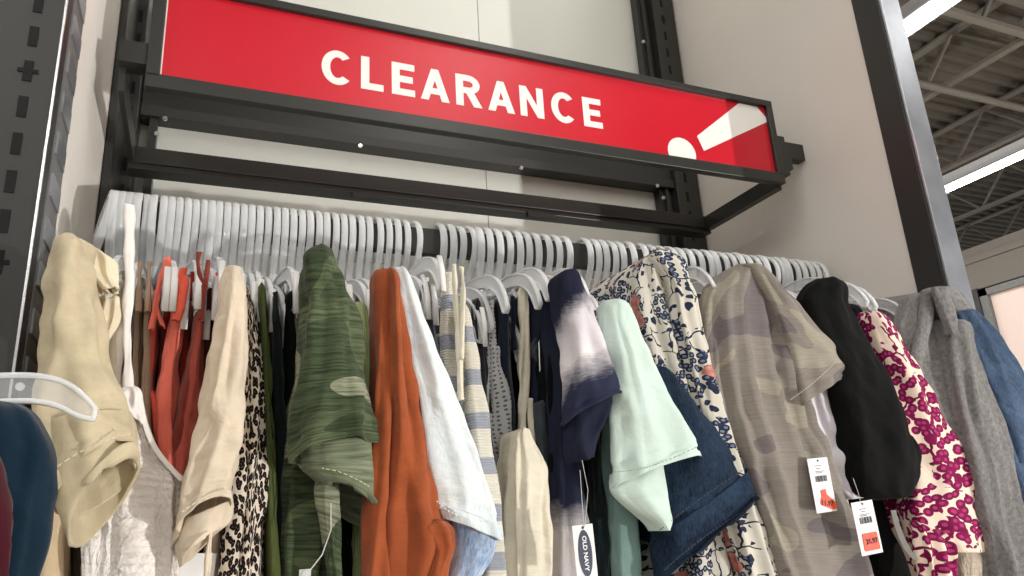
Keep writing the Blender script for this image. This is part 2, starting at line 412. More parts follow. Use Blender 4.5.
    N = cols + 1; faces = []; fuv = []
    for r in range(rows):
        for j in range(cols):
            f = (r * N + j, r * N + j + 1, (r + 1) * N + j + 1, (r + 1) * N + j)
            faces.append(f); fuv.append([uvs[k] for k in f])
    if cap:
        top = tuple(range(cols)); faces.append(top); fuv.append([uvs[k] for k in top])
    # constant v-length per column: u spread from the widest row keeps prints unstretched
    wmax = max(u[0] for u in uvs[cols::N]) - seed * .37
    fuv = [[((k[0] - seed * .37) , k[1]) for k in f] for f in fuv]
    cnt = 0
    for fi in range(rows * cols):
        r, j = divmod(fi, cols)
        fuv[fi] = [(jj / cols * wmax + seed * .37, dist[q]) for q, jj in ((r, j), (r, j + 1), (r + 1, j + 1), (r + 1, j))]
    o = link(name, verts, faces, mat, None, True, None, fuv)
    bm = bmesh.new(); bm.from_mesh(o.data); bmesh.ops.remove_doubles(bm, verts=bm.verts, dist=1e-6)
    bmesh.ops.recalc_face_normals(bm, faces=bm.faces); bm.to_mesh(o.data); bm.free()
    if thick:
        s = o.modifiers.new('cloth_thickness', 'SOLIDIFY'); s.thickness = thick; s.offset = -1
    if parent: under(o, parent)
    return o
# ================================================================== the place
XL, XR, YB, YRAIL, ZR = -.16, 1.09, 1.36, .98, .41 + H
# store floor, roof deck, roof steel
struct(MB().box(-8, 14, -9, 12, -.05, 0).build('floor', M['floor']))
d = MB(); zc = 4.1 + H
ys = -9.0; prof = [(0, 0), (.05, .0), (.075, .045), (.125, .045), (.15, 0)]
vs = []; nrow = 0
while ys < 12:
    for dy, dz in prof[:-1]: vs.append((ys + dy, zc + dz)); 
    ys += .15
n = len(vs); V = [(x, a, b) for x in (-8, 16) for a, b in vs]
d.add(V, [(k, k + 1, n + k + 1, n + k) for k in range(n - 1)])
d.box(-8, 16, -9, 12, zc + .06, zc + .1)
struct(d.build('ceiling', M['deck']))
def joist(x, y0, y1):
    """open web steel joist running into the shop: two chords and zigzag rods"""
    t = empty('roof_joist', (x, (y0 + y1) / 2, zc - .5), '', 'joist', 'open web joists under the roof deck')
    b = MB(); b.box(x - .05, x + .05, y0, y1, zc - .03, zc - .005); under(b.build('top_chord', M['joist']), t)
    b = MB(); b.box(x - .04, x + .04, y0, y1, zc - .5, zc - .465); under(b.build('bottom_chord', M['joist']), t)
    b = MB(); k = y0; up = False
    while k < y1 - .3:
        za, zb = (zc - .48, zc - .02) if not up else (zc - .02, zc - .48)
        b.bar((x, k, za), (x, k + .45, zb), .025, .025, up=Vector((1, 0, 0))); k += .45; up = not up
    under(b.build('web_rods', M['joist']), t)
    return t
jl = {6.3: 'steel roof joist nearest the upper strip light, its web rods showing', 8.0: 'middle steel roof joist between the two strip lights',
      9.7: 'steel roof joist crossing above the lower strip light', 11.4: 'far steel roof joist over the bright wall board', 13.1: 'farthest steel roof joist low at the right edge'}
for x, lb in jl.items(): joist(x, 1.5, 11.5)['label'] = lb
g = MB()
for yy in (3.0,):
    g.box(5, 16, yy, yy + .06, zc - .62, zc - .58); g.box(5, 16, yy, yy + .06, zc - .3, zc - .26); [g.bar((5 + k * .5, yy + .03, zc - .6), (5.25 + k * .5, yy + .03, zc - .28), .03, .03) for k in range(22)]
tag(g.build('roof_girder', M['joist']), 'painted steel girder crossing the joists at the upper right', 'girder')
g = MB().path([(4, 3.85, 3.5 + H), (16, 3.85, 3.5 + H)], .06, .06, (0, 0, 1))
tag(g.build('conduit_pipe', M['joist'], smooth=True), 'thin painted pipe running under the roof joists', 'pipe')
# strip lights in rows running into the shop
def strip_light(x, y0, y1, z, label, group=None):
    t = empty('strip_light', (x, (y0 + y1) / 2, z + .08), label, 'ceiling light', group)
    b = MB(); b.box(x - .1, x + .1, y0, y1, z + .03, z + .13); b.bar((x - .1, (y0 + y1) / 2, z + .03), (x - .15, (y0 + y1) / 2, z), .01, y1 - y0, up=Vector((0, 1, 0)))
    under(b.build('housing', M['housing']), t)
    b = MB(); n = 6; sec = [(-.075 + .15 * k / n, -.045 * math.sin(math.pi * k / n)) for k in range(n + 1)]
    vs = [(x + a, yy, z + .03 + c) for yy in (y0 + .02, y1 - .02) for a, c in sec]
    b.add(vs, [(k, k + 1, n + 2 + k, n + 1 + k) for k in range(n)]); under(b.build('diffuser', M['tube']), t)
    b = MB()
    for yy in (y0 + .6, y1 - .6): b.box(x - .004, x + .004, yy - .004, yy + .004, z + .13, zc)
    under(b.build('hanging_wire', M['joist']), t)
    return t
ZL = 3.0 + H
strip_light(4.32, -1.5, 9.5, ZL, 'long bright strip light hanging nearest the post top at upper right')
strip_light(7.15, -1.5, 9.5, ZL, 'long bright strip light lower down beside the post, with white housing')
for x in (1.5, -1.4, -4.2):
    strip_light(x, -8.5, .55, ZL, 'long strip light hung over the shop floor behind the viewer', 'strip lights over the shop floor')
# far wall with pale board at right
struct(MB().box(9.0, 9.2, -2, 11.5, 0, 2.36 + H).build('wall_far', M['side_panel']))
b = MB(); b.box(8.93, 9.0, -2, 11.5, 2.36 + H, 2.9 + H); b.box(8.9, 8.95, -2, 11.5, 2.7 + H, 2.78 + H)
struct(b.build('trim_1', M['joist']))
t = empty('wall_board', (8.95, 4.2, 1.2), 'large pale pink board in a dark metal frame beyond the post', 'board')
under(MB().box(8.94, 8.97, 2.2, 5.72, .5 + H, 2.25 + H).build('face', M['pinkwall']), t)
b = MB(); b.box(8.88, 9.0, 5.70, 5.80, .4 + H, 2.33 + H); b.box(8.88, 9.0, 2.1, 5.8, 2.25 + H, 2.33 + H); b.box(8.88, 9.0, 2.1, 2.2, .4 + H, 2.33 + H); b.box(8.88, 9.0, 2.1, 5.8, .4 + H, .5 + H)
under(b.build('board_frame', M['frame_light']), t)
b = MB(); b.box(8.86, 9.0, 5.80, 5.9, .3 + H, 2.36 + H)
under(b.build('board_edge', M['frame_dark']), t)
# back wall panels, side panels
b = MB(); b.box(XL - .02, .405 * 1.36, YB, YB + .02, 0, 1.9 + H); struct(b.build('wall_back', M['white_panel']))
b = MB(); b.box(.405 * 1.36 + .001, XR + .02, YB, YB + .02, 0, 1.9 + H); struct(b.build('wall_back', M['white_panel']))
XS = .405 * 1.36
struct(MB().box(XS - .0006, XS + .0006, YB - .0006, YB + .001, .2, 1.9 + H).build('trim_2', M['frame_light']))
struct(MB().box(XL - .018, XL, .9, YB, 0, 1.9 + H).build('wall_left', M['side_panel']))
struct(MB().box(XR, XR + .018, .809, YB, 0, 1.9 + H).build('wall_right', M['side_panel']))
# slotted uprights
def upright(name, x0, x1, y0, y1, slots, label, z1=1.9 + H, mat='frame', pitch=.05, sw=.007, off=0.0, cross=4, lip=False):
    t = empty(name, ((x0 + x1) / 2, (y0 + y1) / 2, 0), label, 'shelf upright')
    b = MB().box(x0, x1, y0, y1, 0, z1)
    if lip: b.box(x0 - .006, x0 + .004, y0 + .004, y1, 0, z1)
    under(b.build('column', M[mat], bevel=.0015), t)
    b = MB(); z = H - .4 + off; k = 0
    while z < H + 1.4:
        for sx in slots:
            b.box(sx - sw / 2, sx + sw / 2, y0 - .0012, y0 + .001, z - .012, z + .012)
            if k % cross == 0: b.box(sx - sw * 1.1, sx + sw * 1.1, y0 - .0013, y0 + .001, z - .0022, z + .0022)
        z += pitch; k += 1
    o = under(b.build('slots', M['slot']), t); o['label'] = 'column of black slots'
    return t
upright('slotted_upright', -.159, -.129, 1.30, YB - .002, [-.141], 'slotted grey upright at the back left corner behind the sign end', off=.012, sw=.006)
x0 = .777 * 1.312
t = upright('slotted_upright', x0, .827 * 1.312, 1.312, YB - .002, [x0 + .028], 'slotted grey upright at the back right corner behind the sign', sw=.006)
# dark post standing flat on the left side panel
tag(MB().box(XL + .001, XL + .014, 1.185, 1.297, 0, 1.9 + H).build('corner_post', M['frame'], bevel=.002), 'plain dark grey post against the left side panel', 'post')
# near left upright with chrome edge
t = upright('slotted_upright', -.262, XL, .806, .835, [P(28, 71, .806).x], 'wide slotted dark grey upright filling the left edge of the view', mat='frame_dark', pitch=.0425, sw=.0085, off=(P(28, 71, .806).z - H + .4) % .0425 + 0, cross=5)
o = under(MB().box(XL - .0018, XL + .0005, .8045, .808, 0, 1.9 + H).build('edge_strip', M['chrome']), t); o['label'] = 'bright chrome edge'
b = MB()
z = H - .5
b.box(XL - .004, XL + .001, .836, .9, 0, 1.9 + H, 0)
while z < H + .8:
    b.box(XL - .003, XL + .003, .842, .893, z, z + .026, 1); z += .05
o = under(b.build('side_flange', [M['frame_light'], M['brushed']]), t); o['label'] = 'flange with bright steel cut-outs'
o = under(MB().box(-.2445, -.2435, .803, .807, 0, 1.9 + H).build('seam', M['slot']), t)
# right end post
t = empty('end_post', (1.11, .78, 0), 'tall dark post with bright metal front edge right of the bay', 'post')
under(MB().box(XR - .004, XR + .05, .757, .809, 0, 1.9 + H).build('post_body', M['frame_dark'], bevel=.002), t)
o = under(MB().box(XR - .002, XR + .046, .752, .7568, 0, 1.9 + H).build('front_plate', M['brushed'], bevel=.001), t); o['label'] = 'brushed bright metal front plate'
# picture-frame trim around the inset back panel with its beam
t = empty('panel_frame', (.45, 1.33, .74 + H), 'dark grey beam and trim framing the white back panel', 'frame')
b = MB(); b.box(-.128, x0 - .001, 1.325, 1.357, .742 + H, .86 + H)
under(b.build('beam', M['frame'], bevel=.001), t)
b = MB().box(-.128, x0 - .001, 1.318, 1.357, .7215 + H, .7419 + H); under(b.build('beam_lip', M['frame_dark'], bevel=.001), t)
b = MB(); b.box(-.112, -.099, 1.325, 1.355, -.3 + H, .721 + H); b.box(.985, x0 - .0015, 1.335, 1.357, -.3 + H, 1.9 + H); b.box(.996, 1.005, 1.326, 1.336, -.3 + H, 1.9 + H)
under(b.build('side_trim', M['frame']), t)
for (u, v) in ((165, 119), (157, 134), (521, 168), (657, 186), (663, 198), (643, 42), (360, 146)):
    p = P(u, v, 1.317 if v not in (134, 198, 42) else 1.324)
    o = under(MB().disc(p, .0045, (0, -1, 0), .003).disc(p + Vector((0, -.003, 0)), .002, (0, -1, 0), .0008).build('screw', M['chrome']), t)
# ---------------- sign
YS = .98
sx0, sx1, sz0, sz1 = -.0956 * YS, 1.0416 * YS, .592 * YS + H, .776 * YS + H
t = empty('clearance_sign', ((sx0 + sx1) / 2, YS, sz0), 'long red clearance sign in a grey metal frame above the rail', 'sign')
fw = .0175
b = MB(); b.box(sx0, sx1, YS, YS + .016, sz0, sz0 + fw + .004); b.box(sx0, sx1, YS, YS + .016, sz1 - .013, sz1)
b.box(sx0, sx0 + fw, YS, YS + .016, sz0 + fw, sz1 - .013); b.box(sx1 - .014, sx1, YS, YS + .016, sz0 + fw, sz1 - .013)
under(b.build('sign_frame', M['frame'], bevel=.0012), t)
b = MB().box(sx0 + fw, sx1 - .014, YS + .008, YS + .0145, sz0 + fw + .004, sz1 - .013)
face = under(b.build('sign_face', M['red']), t); face['label'] = 'glossy red panel'
o = under(MB().box(sx0 + fw, sx0 + fw + .0015, YS + .006, YS + .009, sz0 + fw, sz1 - .013).build('paper_edge', M['sign_white']), t)
def arc(cx, cz, rx, rz, a0, a1, n=14): return [(cx + rx * math.cos(math.radians(a0 + (a1 - a0) * k / n)), cz + rz * math.sin(math.radians(a0 + (a1 - a0) * k / n))) for k in range(n + 1)]
S_ = .235
def strips(outer, inner): return [(outer[k], outer[k + 1], inner[k + 1], inner[k]) for k in range(len(outer) - 1)]
def glyph(ch):
    """polygons of a bold upper-case letter, cap height 1"""
    if ch == 'C':
        return strips(arc(.44, .5, .44, .52, 42, 318, 26), arc(.44, .5, .44 - S_, .52 - S_ * .86, 50, 310, 26)), .80
    if ch == 'L': return [[(0, 0), (S_, 0), (S_, 1), (0, 1)], [(S_, 0), (.64, 0), (.64, .2), (S_, .2)]], .64
    if ch == 'E': return [[(0, 0), (S_, 0), (S_, 1), (0, 1)]] + [[(S_, a), (w, a), (w, a + .2), (S_, a + .2)] for a, w in ((0, .68), (.405, .62), (.8, .67))], .68
    if ch == 'A': return [[(0, 0), (.25, 0), (.575, 1), (.345, 1)], [(.67, 0), (.92, 0), (.575, 1), (.345, 1)], [(.2, .2), (.72, .2), (.66, .39), (.26, .39)]], .92
    if ch == 'N': return [[(0, 0), (.225, 0), (.225, 1), (0, 1)], [(.575, 0), (.8, 0), (.8, 1), (.575, 1)], [(0, 1), (.225, 1), (.8, 0), (.575, 0)]], .8
    if ch == 'R':
        q = arc(.40, .705, .36, .295, 90, -90, 14); i = arc(.40, .705, .36 - S_ * .92, .295 - .19, 90, -90, 14)
        return [[(0, 0), (S_, 0), (S_, 1), (0, 1)]] + strips(q, i) + [[(S_, .81), (.4, .81), (.4, 1), (S_, 1)], [(S_, .41), (.4, .41), (.4, .6), (S_, .6)], [(.32, .41), (.56, .46), (.82, 0), (.55, 0)]], .8
yl = YS + .0074
starts = [(.1405, 'C'), (.2028, 'L'), (.2585, 'E'), (.3165, 'A'), (.3885, 'R'), (.4435, 'A'), (.5085, 'N'), (.5640, 'C'), (.6210 - .0, 'E')]
hs = .0590 * YS; zb = .6500 * YS + H
xs = [x_at(u, YS, zb + .02) for u in (322.2, 362, 393, 422, 457.5, 489.5, 522, 553.5, 585.5)]
for x, (q, ch) in zip(xs, starts):
    polys, w = glyph(ch); b = MB(); sc = hs
    for k, pl in enumerate(polys):
        yy = yl - .00002 * k
        vs = [(x + px * sc * (.9 if ch in 'A' else .95), yy, zb + pz * sc) for px, pz in pl]; vs += [(a, yy + .0012, c) for a, _, c in vs]; m = len(pl)
        b.add(vs, [tuple(range(m))[::-1], tuple(range(m, 2 * m))] + [(j, (j + 1) % m, m + (j + 1) % m, m + j) for j in range(m)])
    o = under(b.build('letter', M['sign_white']), face); o['label'] = 'white letter ' + ch
def sign_poly(px, name):
    b = MB(); q = [P(u, v, yl) for u, v in px]; vs = q + [p + Vector((0, .0012, 0)) for p in q]; m = len(q)
    b.add(vs, [tuple(range(m))[::-1], tuple(range(m, 2 * m))]); return under(b.build(name, M['sign_white']), face)
o = sign_poly([(697, 136), (739, 103), (757, 107), (769, 121), (704, 151)], 'exclamation_stroke'); o['label'] = 'slanting white wedge'
cx, cz = P(682, 152, yl).x, P(682, 138, yl).z - .031
b = MB(); r0 = .031
pts = [(cx + r0 * math.cos(a * math.pi / 12), cz + r0 * math.sin(a * math.pi / 12)) for a in range(24)]
pts = [(x, max(z, sz0 + fw + .004)) for x, z in pts]
b.add([(x, yl, z) for x, z in pts], [tuple(range(24))[::-1]]); o = under(b.build('exclamation_dot', M['sign_white']), face); o['label'] = 'white dot'
# brackets, arms and the lower bar carrying the sign
zt = .592 * YS + H; zbm = zt - .036; YA = 1.215
b = MB(); b.box(sx0 - .035, sx1 + .004, YA, YA + .028, zt - .002, zt + .026); b.box(sx0 - .035, sx1 + .004, YA + .004, YA + .04, zt - .012, zt - .0021)
under(b.build('rear_bar', M['frame'], bevel=.0012), t)
b = MB(); b.box(sx1 - .014, sx1 + .004, YS + .0165, YA - .0005, zt - .006, zt + .024); under(b.build('side_arm', M['frame'], bevel=.001), t)
b = MB(); b.box(sx0 - .034, sx0 - .026, YS + .02, YA - .0005, zt - .002, zt + .036); under(b.build('side_arm', M['frame_dark'], bevel=.001), t)
b = MB(); b.box(sx0 - .035, sx0 - .0005, YS + .004, YS + .034, .628 * YS + H, .662 * YS + H); under(b.build('bracket', M['frame']), t)
b = MB(); b.box(sx1 + .0005, sx1 + .02, YS + .004, YS + .03, .615 * YS + H, .70 * YS + H); b.box(sx1 + .0205, XR - .001, YS + .006, YS + .026, .655 * YS + H, .69 * YS + H); b.box(sx1 + .02, sx1 + .032, YS + .006, YS + .026, .63 * YS + H, .655 * YS + H)
under(b.build('bracket', M['frame']), t)
for u in (369, 543):
    x = x_at(u, YA, zt - .05); under(MB().box(x - .03, x + .03, YA - .002, YA + .01, zt - .021, zt - .0125).build('label_clip', M['frame_dark']), t)
# ---------------- the hanging rail
t = empty('garment_rail', (.46, YRAIL, ZR - .015), 'dark rectangular steel rail carrying the crowded hangers', 'rail')
under(MB().box(x_at(108, YRAIL, ZR), x_at(819, YRAIL, ZR), YRAIL - .0075, YRAIL + .0075, ZR - .04, ZR).build('tube', M['frame_dark'], bevel=.001), t)
for x in (x_at(114, YRAIL, ZR), x_at(811, YRAIL, ZR)):
    b = MB(); b.box(x - .005, x + .005, YRAIL - .0, 1.298, ZR - .055, ZR - .0405); under(b.build('rail_bracket', M['frame']), t)
# ================================================================== clear plastic hangers
DROP = .028
HW = [.0094]
def hanger_meshes(sz=1.0, shape=None):
    up = [(0, -.074), (.02, -.078), (.06, -.083), (.11, -.092), (.155, -.105), (.188, -.124), (.206, -.148), (.213, -.168)]
    lo = [(.2005, -.170), (.191, -.151), (.176, -.134), (.150, -.119), (.11, -.107), (.06, -.0975), (.02, -.093), (0, -.092)]
    if shape: up, lo = shape
    def dens(p, k=4):
        o = []
        for i in range(len(p) - 1):
            for q in range(k): o.append(tuple(cat_rom(p, (i + q / k) / (len(p) - 1))))
        return o + [p[-1]]
    U = dens(up); Lo = dens(lo)
    U = [(y * sz, z) for y, z in U]; Lo = [(y * sz, z) for y, z in Lo]
    U = [(y, z - DROP) for y, z in U]; Lo = [(y, z - DROP) for y, z in Lo]
    out = U + [((U[-1][0] + Lo[0][0]) / 2 , U[-1][1] - .004)] + Lo
    full = out + [(-y, z) for y, z in out[::-1]][1:-1]
    b = MB()
    # thin web between the rims
    n = len(U); LL = Lo[::-1]
    for s in (1, -1):
        for k in range(n - 1):
            kk = min(k, len(LL) - 2)
            q = [(U[k][0] * s, U[k][1]), (U[k + 1][0] * s, U[k + 1][1]), (LL[kk + 1][0] * s, LL[kk + 1][1]), (LL[kk][0] * s, LL[kk][1])]
            b.add([(x, y, z) for x in (-.001, .001) for y, z in q], [(0, 1, 2, 3), (7, 6, 5, 4)], 1)
    pts = [(0, y, z) for y, z in full]; b.path(pts + [pts[0]], .0065, .0028, (1, 0, 0), 0, 6)
    # skirt hooks and notches
    for s in (1, -1):
        b.path([(0, s * .135 * sz, -.118 - DROP), (0, s * .137 * sz, -.128 - DROP), (0, s * .146 * sz, -.134 - DROP), (0, s * .154 * sz, -.131 - DROP)], .005, .0022, (1, 0, 0), 0, 6)
    arm = b
    h = MB()
    hp = [(.022, -.050), (.0265, -.037), (.0275, -.02), (.0225, -.005), (.012, .0045), (0, .0075), (-.012, .0045), (-.022, -.006), (-.0265, -.022), (-.0235, -.042), (-.014, -.058), (-.005, -.071), (0, -.086), (0, -.105)]
    hd = [tuple(cat_rom(hp, i / 42)) for i in range(43)]
    h.path([(0, y, z) for y, z in hd], HW[0], .0055, (1, 0, 0), 0, 8)
    h.path([(0, 0, -.088), (0, 0, -.112)], .0105, .013, (1, 0, 0), 0, 8)
    e = MB()
    e2 = MB()
    for s, e in ((1, e2), (-1, e)):
        e.path([(0, s * .2085 * sz, -.130 - DROP), (0, s * .2155 * sz, -.152 - DROP), (0, s * .2165 * sz, -.178 - DROP)], .0068, .0024, (1, 0, 0), 0, 6)
    return arm, h, (e, e2)
def make_hanger(sz, pads, shape=None):
    HW[0] = .0094 if pads else .0112
    a, h, e = hanger_meshes(sz, shape)
    r = a.build('clothes_hanger', [M['rim'], M['web']], smooth=True)
    h.build('hook', M['hook'], r, smooth=True)
    if pads:
        for q in e: o = q.build('end_strip', M['pad'], r, smooth=True); o['label'] = 'frosted white end strip'
    return r
PROTO = [make_hanger(1.0, True), make_hanger(.9, False), make_hanger(1.0, False),
         make_hanger(1.0, False, ([(0, -.070), (.03, -.076), (.09, -.088), (.14, -.096), (.175, -.099), (.195, -.103), (.208, -.111), (.217, -.124)],
                                  [(.2155, -.130), (.209, -.127), (.197, -.118), (.178, -.113), (.13, -.109), (.08, -.101), (.03, -.090), (0, -.088)]))]
used = set()
HL = []
def put_hanger(x, kind, yaw=0, roll=0, y=YRAIL, z=None, label='', group=None, lean=0):
    pr = PROTO[kind]
    if kind in used:
        o = pr.copy(); C.objects.link(o)
        for ch in pr.children:
            c = ch.copy(); C.objects.link(c); c.parent = o
    else: o = pr; used.add(kind)
    o.location = (x, y, (ZR if z is None else z) + .0005); o.rotation_euler = (math.radians(roll), math.radians(lean), math.radians(yaw))
    tag(o, label, 'hanger', group); HL.append(o); return o
us = [116, 123, 131, 139, 147, 155, 163, 171, 179, 187, 195, 203.5, 211, 219, 227, 235, 243, 251, 259, 267, 275.5, 284, 292, 300, 308, 316.5, 325, 333, 341.5, 350, 358.5, 367, 376, 385, 394, 403, 413,
      438, 448, 457, 466, 475, 484, 493, 503, 513, 522, 532, 541, 551, 561, 581, 590, 598.5, 606.5, 615, 625,
      638, 647, 656, 665, 674, 683, 691.5, 700, 708, 716, 724, 732, 740, 748, 756, 764, 772, 779, 786, 793, 800, 806.5, 813]
def zone(u):
    if u < 150: return 'clear plastic hanger crowded over the khaki jacket and white dress', 'hangers at the left end of the rail'
    if u < 240: return 'clear plastic hanger crowded above the coral and rust tank tops', 'hangers above the rust tops'
    if u < 345: return 'clear plastic hanger crowded above the green camouflage tee', 'hangers above the camouflage tee'
    if u < 420: return 'clear plastic hanger crowded above the orange top, left of the gap in the row', 'hangers above the orange top'
    if u < 570: return 'clear plastic hanger in the middle run of hooks, between the two gaps', 'hangers in the middle run'
    if u < 630: return 'clear plastic hanger above the mint tee, just right of the second gap', 'hangers above the mint tee'
    if u < 766: return 'clear plastic hanger in the run of hooks above the faded camouflage tee', 'hangers above the faded camouflage tee'
    return 'clear plastic hanger in the shaded end of the row by the right side panel', 'hangers at the right end of the rail'
rnd = random.Random(3)
AIM = {163: (163, 313), 171: (171, 311), 179: (184, 331), 187: (197, 312), 195: (204, 341), 203.5: (213, 322), 211: (222, 303), 147: (147, 345), 251: (260, 324), 259: (272, 334),
       267: (285, 350), 275.5: (297, 315), 394: (443, 294), 413: (484, 348), 448: (509, 316), 457: (523, 368), 475: (541, 311), 484: (553, 302), 493: (570, 314), 466: (560, 344), 513: (590, 302), 532: (604, 332),
       625: (717, 292), 638: (727, 313), 708: (807, 319), 700: (815, 322), 732: (842, 302), 724: (842, 350), 756: (870, 307), 772: (893, 337), 793: (914, 329), 764: (902, 346), 779: (880, 312)}
def aim(x, target, sz=1.0):
    best = None
    for yw in range(-32, 33):
        for rl in range(-34, 35):
            a, b = math.radians(yw * .75), math.radians(rl * .75)
            y, z = -.2135 * sz, -.178 - DROP
            y2 = y * math.cos(b) - z * math.sin(b); z2 = y * math.sin(b) + z * math.cos(b)
            p = proj((x - math.sin(a) * y2, YRAIL + math.cos(a) * y2, ZR + z2))
            e = (p[0] - target[0]) ** 2 + (p[1] - target[1]) ** 2 + .02 * (yw ** 2 + rl ** 2) * .02
            if best is None or e < best[0]: best = (e, yw * .75, rl * .75)
    return best[1], best[2]
for u in us:
    x = x_at(u, YRAIL, ZR); lb, gr = zone(u)
    kind = 0 if 150 < u < 420 else rnd.choice((1, 2, 2))
    yaw = rnd.uniform(-2.2, 2.2); roll = rnd.uniform(-2, 2)
    if u > 420: yaw += rnd.uniform(-3, 5)
    if u in AIM:
        if kind == 1: kind = 2
        yaw, roll = aim(x, AIM[u])
    put_hanger(x, kind, yaw, roll, label=lb, group=gr)
put_hanger(x_at(112, YRAIL, ZR), 1, 14, 0, label='clear plastic hanger at the very left end, leaning outward from the rail', lean=10)
# the nearer hanger of the side display, cut by the left edge
NX, NZ = P(98, 410, .45).x - .2435, P(98, 413, .45).z + .131 + DROP - H - .049
b = MB().box(NX - .007, NX + .007, .30, .8055, NZ - .03 + H, NZ + H)
t = tag(b.build('side_rail', M['frame_dark'], bevel=.001), 'short dark steel arm out of the near upright carrying the teal top', 'rail')
o = put_hanger(NX, 3, 90, -11, .45, NZ + H, 'near clear plastic hanger jutting in at the left edge above the teal top')
for s_ in (.160, .172, .184):
    q = MB().disc((.0012, -s_, -.1335 - .02 * (s_ - .158)), .0022, (1, 0, 0), .0012).build('moulded_mark', M['rim'], o)
# ================================================================== garments
def garment(name, label, cat, u, v=300, y=.86, group=None):
    return empty(name, P(u, v, y), label, cat, group)
SEED = [10]
def cl(part, mat, st, y, parent, label=None, **kw):
    SEED[0] += 1; kw.setdefault('seed', SEED[0])
    o = sheath(part, K[mat], st, y=y, parent=parent, **kw)
    if label: o['label'] = label
    return o
def body(mat, st, y, parent, depth=.4, label=None, part='body', **kw):
    kw.setdefault('fold', .006); kw.setdefault('cols', 96); kw.setdefault('rows', 56); kw.setdefault('nf', 9); kw.setdefault('drift', .15)
    kw.setdefault('power', 4); kw.setdefault('ext', 90); kw.setdefault('slope', .03); kw.setdefault('cap', .05)
    return cl(part, mat, st, y, parent, label, depth=depth, **kw)
def stitch(part, pts, y, parent, mat='stitch', w=.0011, dash=True):
    """a sewn seam: short raised stitches along a line"""
    b = MB(); q = [P(u, v, y) for u, v in pts]
    L = sum((a - c).length for a, c in zip(q, q[1:])); n = max(4, int(L / .0045))
    fl = [tuple(p) for p in q]
    for k in range(n):
        a = Vector(cat_rom(fl, k / n)); c = Vector(cat_rom(fl, (k + (.62 if dash else 1)) / n)); b.bar(a, c, w, w)
    return under(b.build(part, M[mat] if mat in M else K[mat]), parent)

# ---- khaki jacket
g = garment('khaki_jacket', 'khaki cotton jacket with a wide turned cuff, at the left end of the rail', 'jacket', 80)
body('khaki2', [(58, 262, 78, 262), (52, 300, 80, 300), (42, 380, 80, 380), (36, 460, 72, 460), (31, 576, 63, 576)], .765, g, .36)
cl('sleeve', 'khaki', [(66, 237, 79, 238), (58, 246, 90, 246), (51, 268, 94, 266), (47, 300, 99, 296), (42, 350, 106, 342), (40, 400, 119, 388), (46, 445, 131, 428), (60, 515, 138, 464)], .655, g, ht=.03, fold=.005, nf=3, lift=.03, power=2.2, hem=.12, cap=.1, wr=.006)
cl('cuff', 'khaki', [(44, 425, 131, 412), (49, 475, 136, 440), (68, 546, 139, 467)], .652, g, ht=.034, fold=.001, nf=2, cap=0, lift=.034, power=2.1, thick=.003, rows=30, label='turned cuff with stitched edge')
stitch('seam', [(52, 470), (80, 452), (105, 441), (132, 433)], .648, g, w=.0008)
cl('collar', 'sheer', [(78, 246, 96, 250), (84, 256, 112, 262), (88, 272, 116, 280), (104, 292, 118, 290)], .69, g, ht=.012, fold=.006, nf=3, label='pale folded collar', rows=30)
# ---- brown piece below
g = garment('brown_tee', 'dark brown top glimpsed below the khaki cuff at bottom left', 'top', 75)
body('brown', [(64, 300, 84, 300), (62, 420, 86, 420), (62, 576, 92, 576)], .80, g, .3)
# ---- sheer cream scarf-like blouse
g = garment('voile_blouse', 'pale cream voile blouse with ruffled edge between khaki jacket and white dress', 'blouse', 105)
body('sheer', [(92, 262, 112, 262), (94, 300, 116, 300), (98, 360, 118, 360), (98, 430, 118, 430), (90, 520, 116, 520)], .80, g, .3, fold=.008)
cl('ruffle', 'sheer', [(104, 300, 121, 296), (98, 330, 118, 322), (97, 350, 104, 346), (98, 358, 101, 355)], .715, g, ht=.008, fold=.006, nf=3, rows=30, label='small cream ruffle')
cl('strap', 'sheer', [(95, 262, 104, 262), (96, 290, 104, 290), (98, 330, 106, 330)], .72, g, ht=.006, fold=.001)
# ---- white smocked dress
g = garment('white_dress', 'white strappy sundress with smocked bodice near the left end', 'dress', 125)
cl('strap', 'white', [(124, 203, 134, 205), (124, 240, 135, 240), (123, 290, 133, 290), (124, 340, 132, 340), (123, 388, 133, 388)], .722, g, ht=.004, fold=.0006, nf=2, cap=.02)
cl('strap', 'white', [(125, 270, 130, 270), (121, 310, 128, 310), (116, 350, 124, 350), (113, 392, 120, 392)], .728, g, ht=.004, fold=.0006, nf=2, cap=.02)
body('smock', [(117, 390, 138, 388), (112, 400, 143, 404), (108, 420, 148, 432), (102, 446, 160, 458), (95, 470, 182, 478), (90, 500, 184, 500), (86, 540, 184, 540), (84, 576, 183, 576)], .738, g, .05, fold=.006, nf=7, cap=.03, slope=0, label='crinkled smocked bodice')
cl('neckline_trim', 'white', [(116, 386, 128, 384), (118, 392, 139, 391), (119, 398, 141, 408), (122, 410, 143, 424)], .726, g, ht=.008, fold=.004, nf=3, rows=24, label='gathered white neckline')
stitch('piping', [(140, 398), (147, 430), (160, 455), (182, 480)], .733, g, 'white', w=.004, dash=False)
# ---- taupe strappy tops
for k, (a, lb) in enumerate(((134, 'taupe ribbed tank top with thin straps, beside the white dress strap'), (143, 'second taupe tank top, nearer the coral straps'))):
    g = garment('tank_top', lb, 'top', a)
    body('taupe', [(a + 1, 292, a + 8, 292), (a - 1, 330, a + 9, 330), (a - 4, 400, a + 9, 400), (a - 4, 500, a + 12, 500)], .80 - .012 * k, g, .34, fold=.004)
    cl('strap', 'taupe', [(a + 4, 262, a + 9, 262), (a + 3, 280, a + 8, 280), (a + 1, 312, a + 7, 312)], .78, g, ht=.004, fold=.0005)
